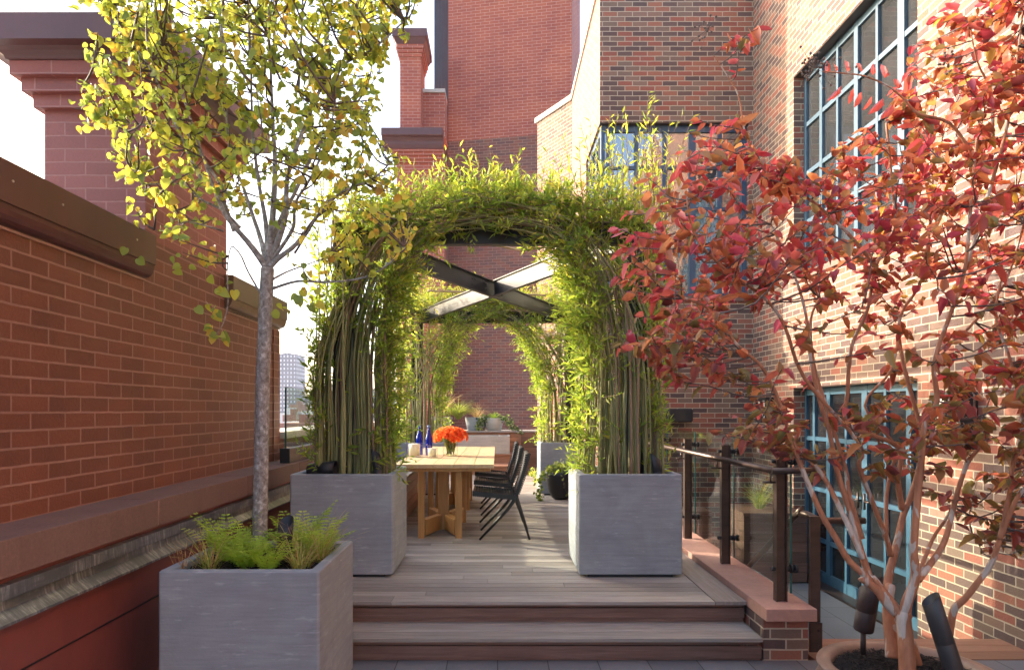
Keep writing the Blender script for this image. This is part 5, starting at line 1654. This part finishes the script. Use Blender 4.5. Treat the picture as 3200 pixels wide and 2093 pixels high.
# --- crape myrtle in the round pot
pot = thing('round_planter', 'large round glazed stone pot at the lower right holding the red leaved tree', 'planter', (1.83, 3.04, 0))
PC = Vector((1.83, 3.04, 0)); RO = .37; HZ = .45
mb = MB(); mb.lathe(PC, [(.001, 0), (.26, 0), (.29, .02), (.355, .18), (.385, .30), (.378, .37), (.36, .405), (.366, .425), (.374, .44), (RO, HZ), (.345, HZ + .004), (.318, HZ), (.305, HZ - .02), (.30, HZ - .10)], 56); mb.build('pot', M['pot_glaze'], pot)
mb = MB(); r = random.Random(4); n = 30; vs = []; fs = []
rings_ = 10
vs.append(PC + Vector((0, 0, HZ - .03)))
for i in range(1, rings_ + 1):
    for k in range(n):
        a = 6.2832 * k / n; rr_ = .303 * i / rings_
        vs.append(PC + Vector((rr_ * math.cos(a), rr_ * math.sin(a), HZ - .035 + r.uniform(-.006, .008))))
for k in range(n): fs.append((0, 1 + k, 1 + (k + 1) % n))
for i in range(rings_ - 1):
    for k in range(n):
        j = (k + 1) % n; o = 1 + i * n; fs.append((o + k, o + n + k, o + n + j, o + j))
mb._add(vs, fs)
for k in range(2600):
    a = r.uniform(0, 6.28); q = r.random() ** .5 * .29; p = PC + Vector((q * math.cos(a), q * math.sin(a), HZ - .028 + r.uniform(0, .014))); a = r.uniform(0, 6.28); l = r.uniform(.006, .02)
    d = Vector((math.cos(a) * l, math.sin(a) * l, r.uniform(-.006, .006))); mb.bar(p - d, p + d, .0035, .002)
mb.build('mulch', M['mulch'], pot)
c8 = lambda x, y: (2000 + x * .5137, 1293 + y * .5137)
c6 = lambda x, y: (2100 + x * .4816, 700 + y * .4816)
c3 = lambda x, y: (2100 + x * .4816, y * .4816)
cz = lambda x, y: (2550 + x * .2731, 1750 + y * .2731)
limbs = []
def addm(pix, y0, y1, r0, r1=.005):
    limbs.append((limb_pts(pix, y0, y1), r0, r1))
addm([cz(1050, 1256 + 60), cz(1035, 1050), cz(1020, 850), cz(1000, 660), cz(1030, 600)], 2.86, 2.88, .034, .029)
addm([cz(1010, 640), cz(1040, 480), cz(1110, 300), cz(1140, 150), c8(1670, 900), c8(1665, 800), c8(1690, 500), c8(1715, 250), c8(1735, 50), c6(1720, 1150), c6(1700, 900), c6(1800, 600), c6(1900, 300), c3(1950, 1200), c3(2000, 700)], 2.88, 2.75, .027)
addm([cz(1000, 700), cz(920, 560), cz(780, 380), cz(640, 200), c8(1400, 1000), c8(1340, 820), c8(1280, 600), c8(1230, 450), c8(1185, 290), c8(1150, 100), c6(960, 1150), c6(900, 880), c6(870, 600), c6(800, 350), c6(640, 0)], 2.88, 3.1, .024)
addm([cz(960, 640), cz(820, 500), cz(690, 330), cz(520, 200), c8(1400, 1010), c8(1270, 890), c8(1195, 760), c8(1110, 620), c8(1030, 440), c8(960, 270), c8(900, 150), c6(730, 1250), c6(600, 950), c6(420, 780), c6(250, 560), c6(80, 480)], 2.90, 2.95, .022)
addm([cz(880, 1110), cz(860, 900), cz(830, 650), cz(830, 420), cz(850, 300), c8(1505, 1050), c8(1520, 950), c8(1560, 800), c8(1600, 620), c8(1640, 520), c8(1690, 350), c8(1720, 150), c6(1500, 900), c6(1480, 600), c6(1640, 300), c3(1700, 1000)], 3.02, 3.25, .032)
addm([c8(1595, 580), c8(1568, 400), c8(1570, 200), c6(1140, 1300), c6(1140, 1100), c6(1150, 900), c6(1180, 750), c6(1270, 550), c6(1320, 280), c6(1440, 30), c3(1420, 1100), c3(1390, 800)], 3.15, 3.0, .014)
addm([c8(1525, 860), c8(1495, 740), c8(1440, 600), c8(1350, 370), c8(1330, 300), c8(1335, 180), c6(860, 1000), c6(730, 660), c6(600, 480), c6(350, 300), c6(150, 80), c3(100, 1300)], 3.10, 2.8, .013)
addm([c8(1500, 740), c8(1500, 500), c8(1530, 330), c8(1560, 200), c6(1250, 1180), c6(1420, 950), c6(1470, 700), c6(1480, 600)], 3.12, 3.3, .010)
addm([c8(1360, 880), c8(1240, 620), c8(1110, 370), c8(1010, 260), c8(950, 200), c6(680, 1150), c6(560, 900), c6(470, 850)], 2.92, 3.3, .014)
addm([c8(1350, 760), c8(1270, 480), c8(1250, 330), c6(1000, 1180), c6(920, 900), c6(900, 620), c6(960, 480)], 3.0, 3.3, .013)
addm([c8(1690, 1010), c8(1760, 920), c8(1840, 800), c8(1880, 680), c8(1930, 480), c8(1990, 300), c8(2080, 100), c6(1700, 900), c6(1900, 700), c6(2150, 400), c6(2284, 0)], 2.88, 3.2, .016)
addm([c8(1700, 960), c8(1780, 760), c8(1860, 640), c8(1900, 560)], 2.9, 3.1, .010)
addm([cz(1490, 1010), cz(1530, 800), cz(1580, 560), cz(1700, 440), cz(1850, 250), cz(2000, 40), c8(2190, 760), c8(2245, 620), c8(2300, 500), c8(2390, 380), (3330, 1250), (3400, 900), (3450, 600)], 3.02, 2.7, .020)
addm([cz(1180, 1190), cz(1130, 1020), cz(1090, 900)], 2.95, 2.95, .014, .013)
addm([c8(2190, 760), c8(2240, 520), c8(2270, 300), c8(2330, 100), c6(2200, 900), c6(2100, 600), c6(2150, 300)], 2.85, 3.0, .012)
addm([c6(1330, 280), c6(1220, 150), c6(1100, 20), c3(900, 1300), c3(700, 1200), c3(560, 1050), c3(470, 850), c3(430, 620), c3(330, 450), c3(270, 360)], 3.0, 2.9, .010, .002)
addm([c3(1950, 1000), c3(1800, 800), c3(1600, 740), c3(1500, 640), c3(1400, 560), c3(1250, 495), c3(1100, 475), c3(980, 465)], 2.8, 2.75, .008, .002)
addm([c3(2080, 900), c3(2070, 600), c3(1980, 400), c3(1930, 150)], 2.9, 2.8, .009, .002)
addm([c6(1900, 300), c3(2100, 1100), c3(2200, 700), c3(2250, 300), c3(2300, -100)], 2.9, 2.8, .010, .003)
D2 = lambda x, y: (x * 3200 / 2380, y * 3200 / 2380)
mY = 3.0
mp_ = [wz_(*D2(*q), Y=mY) for q in [(1440, 850), (1455, 780), (1490, 700), (1440, 640), (1425, 560), (1455, 480), (1475, 430), (1560, 400), (1590, 320), (1650, 260), (1625, 200), (1650, 110), (1730, 110), (1745, 200), (1720, 270), (1800, 360), (1900, 380), (1960, 330), (1990, 300), (2060, 300), (2080, 200), (2140, 180), (2110, 90), (2200, 10), (2380, -60), (2650, -80), (2750, 300), (2720, 900), (2600, 1250), (2380, 1250), (2290, 1290), (2230, 1200), (2130, 1100), (2000, 1080), (1900, 1100), (1820, 1060), (1720, 1050), (1640, 980), (1650, 910), (1560, 880), (1500, 830)]]
MC_up = [(0.42, 0.05, 0.075), (0.40, 0.06, 0.06), (0.46, 0.07, 0.075), (0.50, 0.13, 0.10), (0.42, 0.08, 0.06), (0.33, 0.05, 0.06), (0.45, 0.15, 0.07), (0.36, 0.05, 0.09), (0.50, 0.20, 0.09), (0.38, 0.11, 0.06), (0.52, 0.14, 0.17), (0.42, 0.17, 0.07), (0.46, 0.16, 0.06), (0.48, 0.21, 0.07), (0.36, 0.13, 0.05), (0.34, 0.2, 0.06)]
MC_lo = [(0.18, 0.17, 0.05), (0.28, 0.17, 0.06), (0.32, 0.10, 0.06), (0.15, 0.16, 0.045), (0.36, 0.09, 0.07), (0.22, 0.07, 0.075), (0.36, 0.18, 0.07), (0.24, 0.2, 0.06)]
MC_ye = [(0.55, 0.42, 0.06), (0.4, 0.36, 0.07)]
def leaf_m(r, lv, pts, ln, x, z, k0=None):
    n = k0 or r.randint(7, 12)
    lo = max(0, min(1, (2.15 - z) / .75))
    for k in range(n):
        f = 1 - (k / n) * .8 * min(1, .3 / max(ln, .3)) if k else 1.0
        f = max(0.02, f - (.04 if k % 2 else 0))
        q = f * (len(pts) - 1); j = min(int(q), len(pts) - 2)
        p = pts[j].lerp(pts[j + 1], q - j); dd = (pts[j + 1] - pts[j]).normalized()
        s_ = rvec(r); s_ = s_ - dd * s_.dot(dd); s_.normalize()
        c = r.choice(MC_lo) if r.random() < lo * .85 + .16 else r.choice(MC_up)
        if x > 3.0 * .55 and r.random() < .05: c = r.choice(MC_ye)
        g = r.uniform(.75, 1.25)
        L_ = r.choice((r.uniform(.030, .052), r.uniform(.042, .078)))
        d = dd * r.uniform(.1, .9) + s_ * r.uniform(.5, 1.0) + Vector((0, 0, r.uniform(-.4, .15)))
        if r.random() < .75: d.z *= .45
        lv.add(p, d, Vector((r.uniform(-.45, .45), r.uniform(-.5, .3), 1.0)), L_, L_ * r.uniform(.44, .56), (c[0] * g, c[1] * g, c[2] * g))
bx_, bz_ = wz_(*D2(1950, 980), Y=mY)
def dens_m(x, z):
    d1_ = math.hypot((x - wz_(*D2(1960, 800), Y=mY)[0]) / .55, (z - wz_(*D2(1960, 800), Y=mY)[1]) / .28)
    if d1_ < 1: return .25
    if z < 1.75 and x < wz_(*D2(2080, 0), Y=mY)[0]: return .6
    if z < 1.45: return .8
    if z > 2.75 and x < 1.35: return .5
    if z > 3.0 and x < 1.75: return .4
    return 1.0
def extra_m(r, lv, br):
    # seed heads
    for (px, py, n, rad) in [(2545, 215, 46, .055), (2215, 90, 20, .04), (2960, 200, 16, .04), (2195, 540, 8, .03)]:
        c = at(px, py, 2.78)
        for k in range(n):
            p = c + Vector((r.gauss(0, rad * .8), r.gauss(0, rad * .5), r.gauss(0, rad * .7)))
            br.lathe(p, [(.0005, -.0055), (.0048, -.002), (.0055, .001), (.003, .0045), (.0005, .006)], 6)
            br.tube([c + (p - c) * .1, p], .0008, 3, cap=False)
    # the arching spray of red leaves in front of the tall window
    for q, (px, py) in enumerate([c3(x, y) for x, y in [(1010, 440), (1075, 430), (1150, 430), (1235, 430), (1310, 450), (1390, 470), (1480, 540), (1190, 540), (1240, 560), (1310, 590), (1380, 600), (1440, 640), (1110, 520)]]):
        L_ = .05 + .002 * q
        lv.add(at(px - 6, py + 18, 2.77), Vector((.35 if q < 7 else -.5, r.uniform(-.3, .3), 1 if q < 7 else -1)), Vector((1, -1, .2)), L_, L_ * .42, (.40, .06, .05))
myr, _ = make_tree('crape_myrtle', 'multi stemmed tree with red autumn leaves and peeling bark in the round pot', 'tree', (1.83, 3.0, .42), limbs, M['myrtle_bark'], (mp_, lambda x, z: 3.0, .68, dens_m), 1000, .6, leaf_m, M['leaf_myrtle'], 'oval', 8, .0035, M['twig'], .95, extra_m)

spot('dark brown spotlight with an open slanted hood at the left rim of the round pot', at(2697, 2010, 3.2), (.09, -.12, 1), .245, .044, M['brownblack'], -.95, .055)
spot('slate grey tubular spotlight leaning left in front of the red tree trunks', at(2985, 2130, 2.72), (-.30, .05, 1), .31, .036, M['steel'], .5, .03)

# ------------------------------------------------------------------ ferns and grasses in the left planter
def fern(label, c, n, ln, seed, bias=(0, 0)):
    r = random.Random(seed); t = thing('fern', label, 'fern', tuple(c), 'bright green ferns under the yellow tree')
    FC = [(0.38, 0.52, 0.07), (0.46, 0.58, 0.09), (0.30, 0.44, 0.06), (0.52, 0.58, 0.14)]
    for i in range(n):
        a = i / n * 6.283 + r.uniform(-.3, .3); L_ = ln * r.uniform(.6, 1.15); lv = Leaves()
        d = Vector((math.cos(a) * .75 + bias[0], math.sin(a) * .75 + bias[1], r.uniform(1.0, 2.4))).normalized(); q = Vector(c); K = 13; pts = [q.copy()]
        col = r.choice(FC)
        for k in range(K):
            f = k / K; q2 = q + d * (L_ / K); dd = (q2 - q).normalized()
            side = dd.cross(Vector((0, 0, 1))).normalized(); nn = side.cross(dd)
            pl = L_ * .30 * math.sin(math.pi * min(1, f * .88 + .12)) ** .8
            for s_ in (-1, 1):
                g = r.uniform(.85, 1.15)
                pd = (side * s_ + dd * .35 + nn * -.1).normalized()
                lv.add(q, pd, nn, pl, .0075, (col[0] * g, col[1] * g, col[2] * g))
                # toothed pinna: small leaflets
                for m_ in range(1, 5):
                    b = q + pd * pl * m_ / 5.2
                    for s2 in (-1, 1):
                        lv.add(b, (pd * .5 + dd * s2).normalized(), nn, .0115 * (1 - m_ * .12), .006, (col[0] * g, col[1] * g, col[2] * g))
            q = q2; pts.append(q.copy()); d = (d + Vector((0, 0, -.085))).normalized()
        lv.build('frond', M['leaf_fern'], t, 'lance', .08)
fz = .745
fern('tall bright fern spreading at the left of the yellow tree trunk', (-1.49, 3.80, fz), 18, .35, 21)
fern('feathery fern in front of the yellow tree trunk', (-1.33, 3.62, fz), 20, .27, 22)
fern('bright fern rising right behind the tall black spotlight', (-1.13, 3.92, fz), 20, .37, 23)
fern('small fern near the front middle of the left planter', (-1.20, 3.56, fz), 10, .22, 24)
fern('yellow green fern at the back right of the left planter', (-1.02, 3.88, fz), 17, .31, 25)
fern('low fern in the back left corner of the left planter', (-1.55, 3.95, fz), 9, .28, 26)
grass_clump('ornamental_grass', 'straw coloured grass tuft at the front right of the left planter', (-1.04, 3.60, fz), 120, .27, .85, GS, 41, .35, .0055)
grass_clump('ornamental_grass', 'straw and green grass tuft at the back right of the left planter', (-.985, 3.80, fz), 110, .34, .9, GS, 42, .4, .005)
grass_clump('ornamental_grass', 'green and purple tinged grass tuft at the front left of the left planter', (-1.50, 3.56, fz), 90, .28, .9, GS + GG, 43, .35, .006)
grass_clump('ornamental_grass', 'withered brown grass blades at the left rim of the left planter', (-1.62, 3.52, fz), 12, .20, .7, [(.35, .17, .08), (.42, .26, .15)], 44, .1, .007)

# ------------------------------------------------------------------ air
mb = MB(); mb.box(-1550, 1550, -450, 1550, -38, 52)
hz = mb.build('haze', bpy.data.materials.new('air'))
hm = hz.data.materials[0]; hm.use_nodes = True; nt = hm.node_tree
nt.nodes.remove(nt.nodes['Principled BSDF'])
pv = nt.nodes.new('ShaderNodeVolumePrincipled')
pv.inputs['Color'].default_value = (0.86, 0.86, 0.95, 1)
pv.inputs['Density'].default_value = 0.00024
pv.inputs['Anisotropy'].default_value = 0.3
nt.links.new(pv.outputs[0], nt.nodes['Material Output'].inputs['Volume'])
tag(hz, 'thin pale haze that fades the distant city towers', 'haze', kind='stuff')
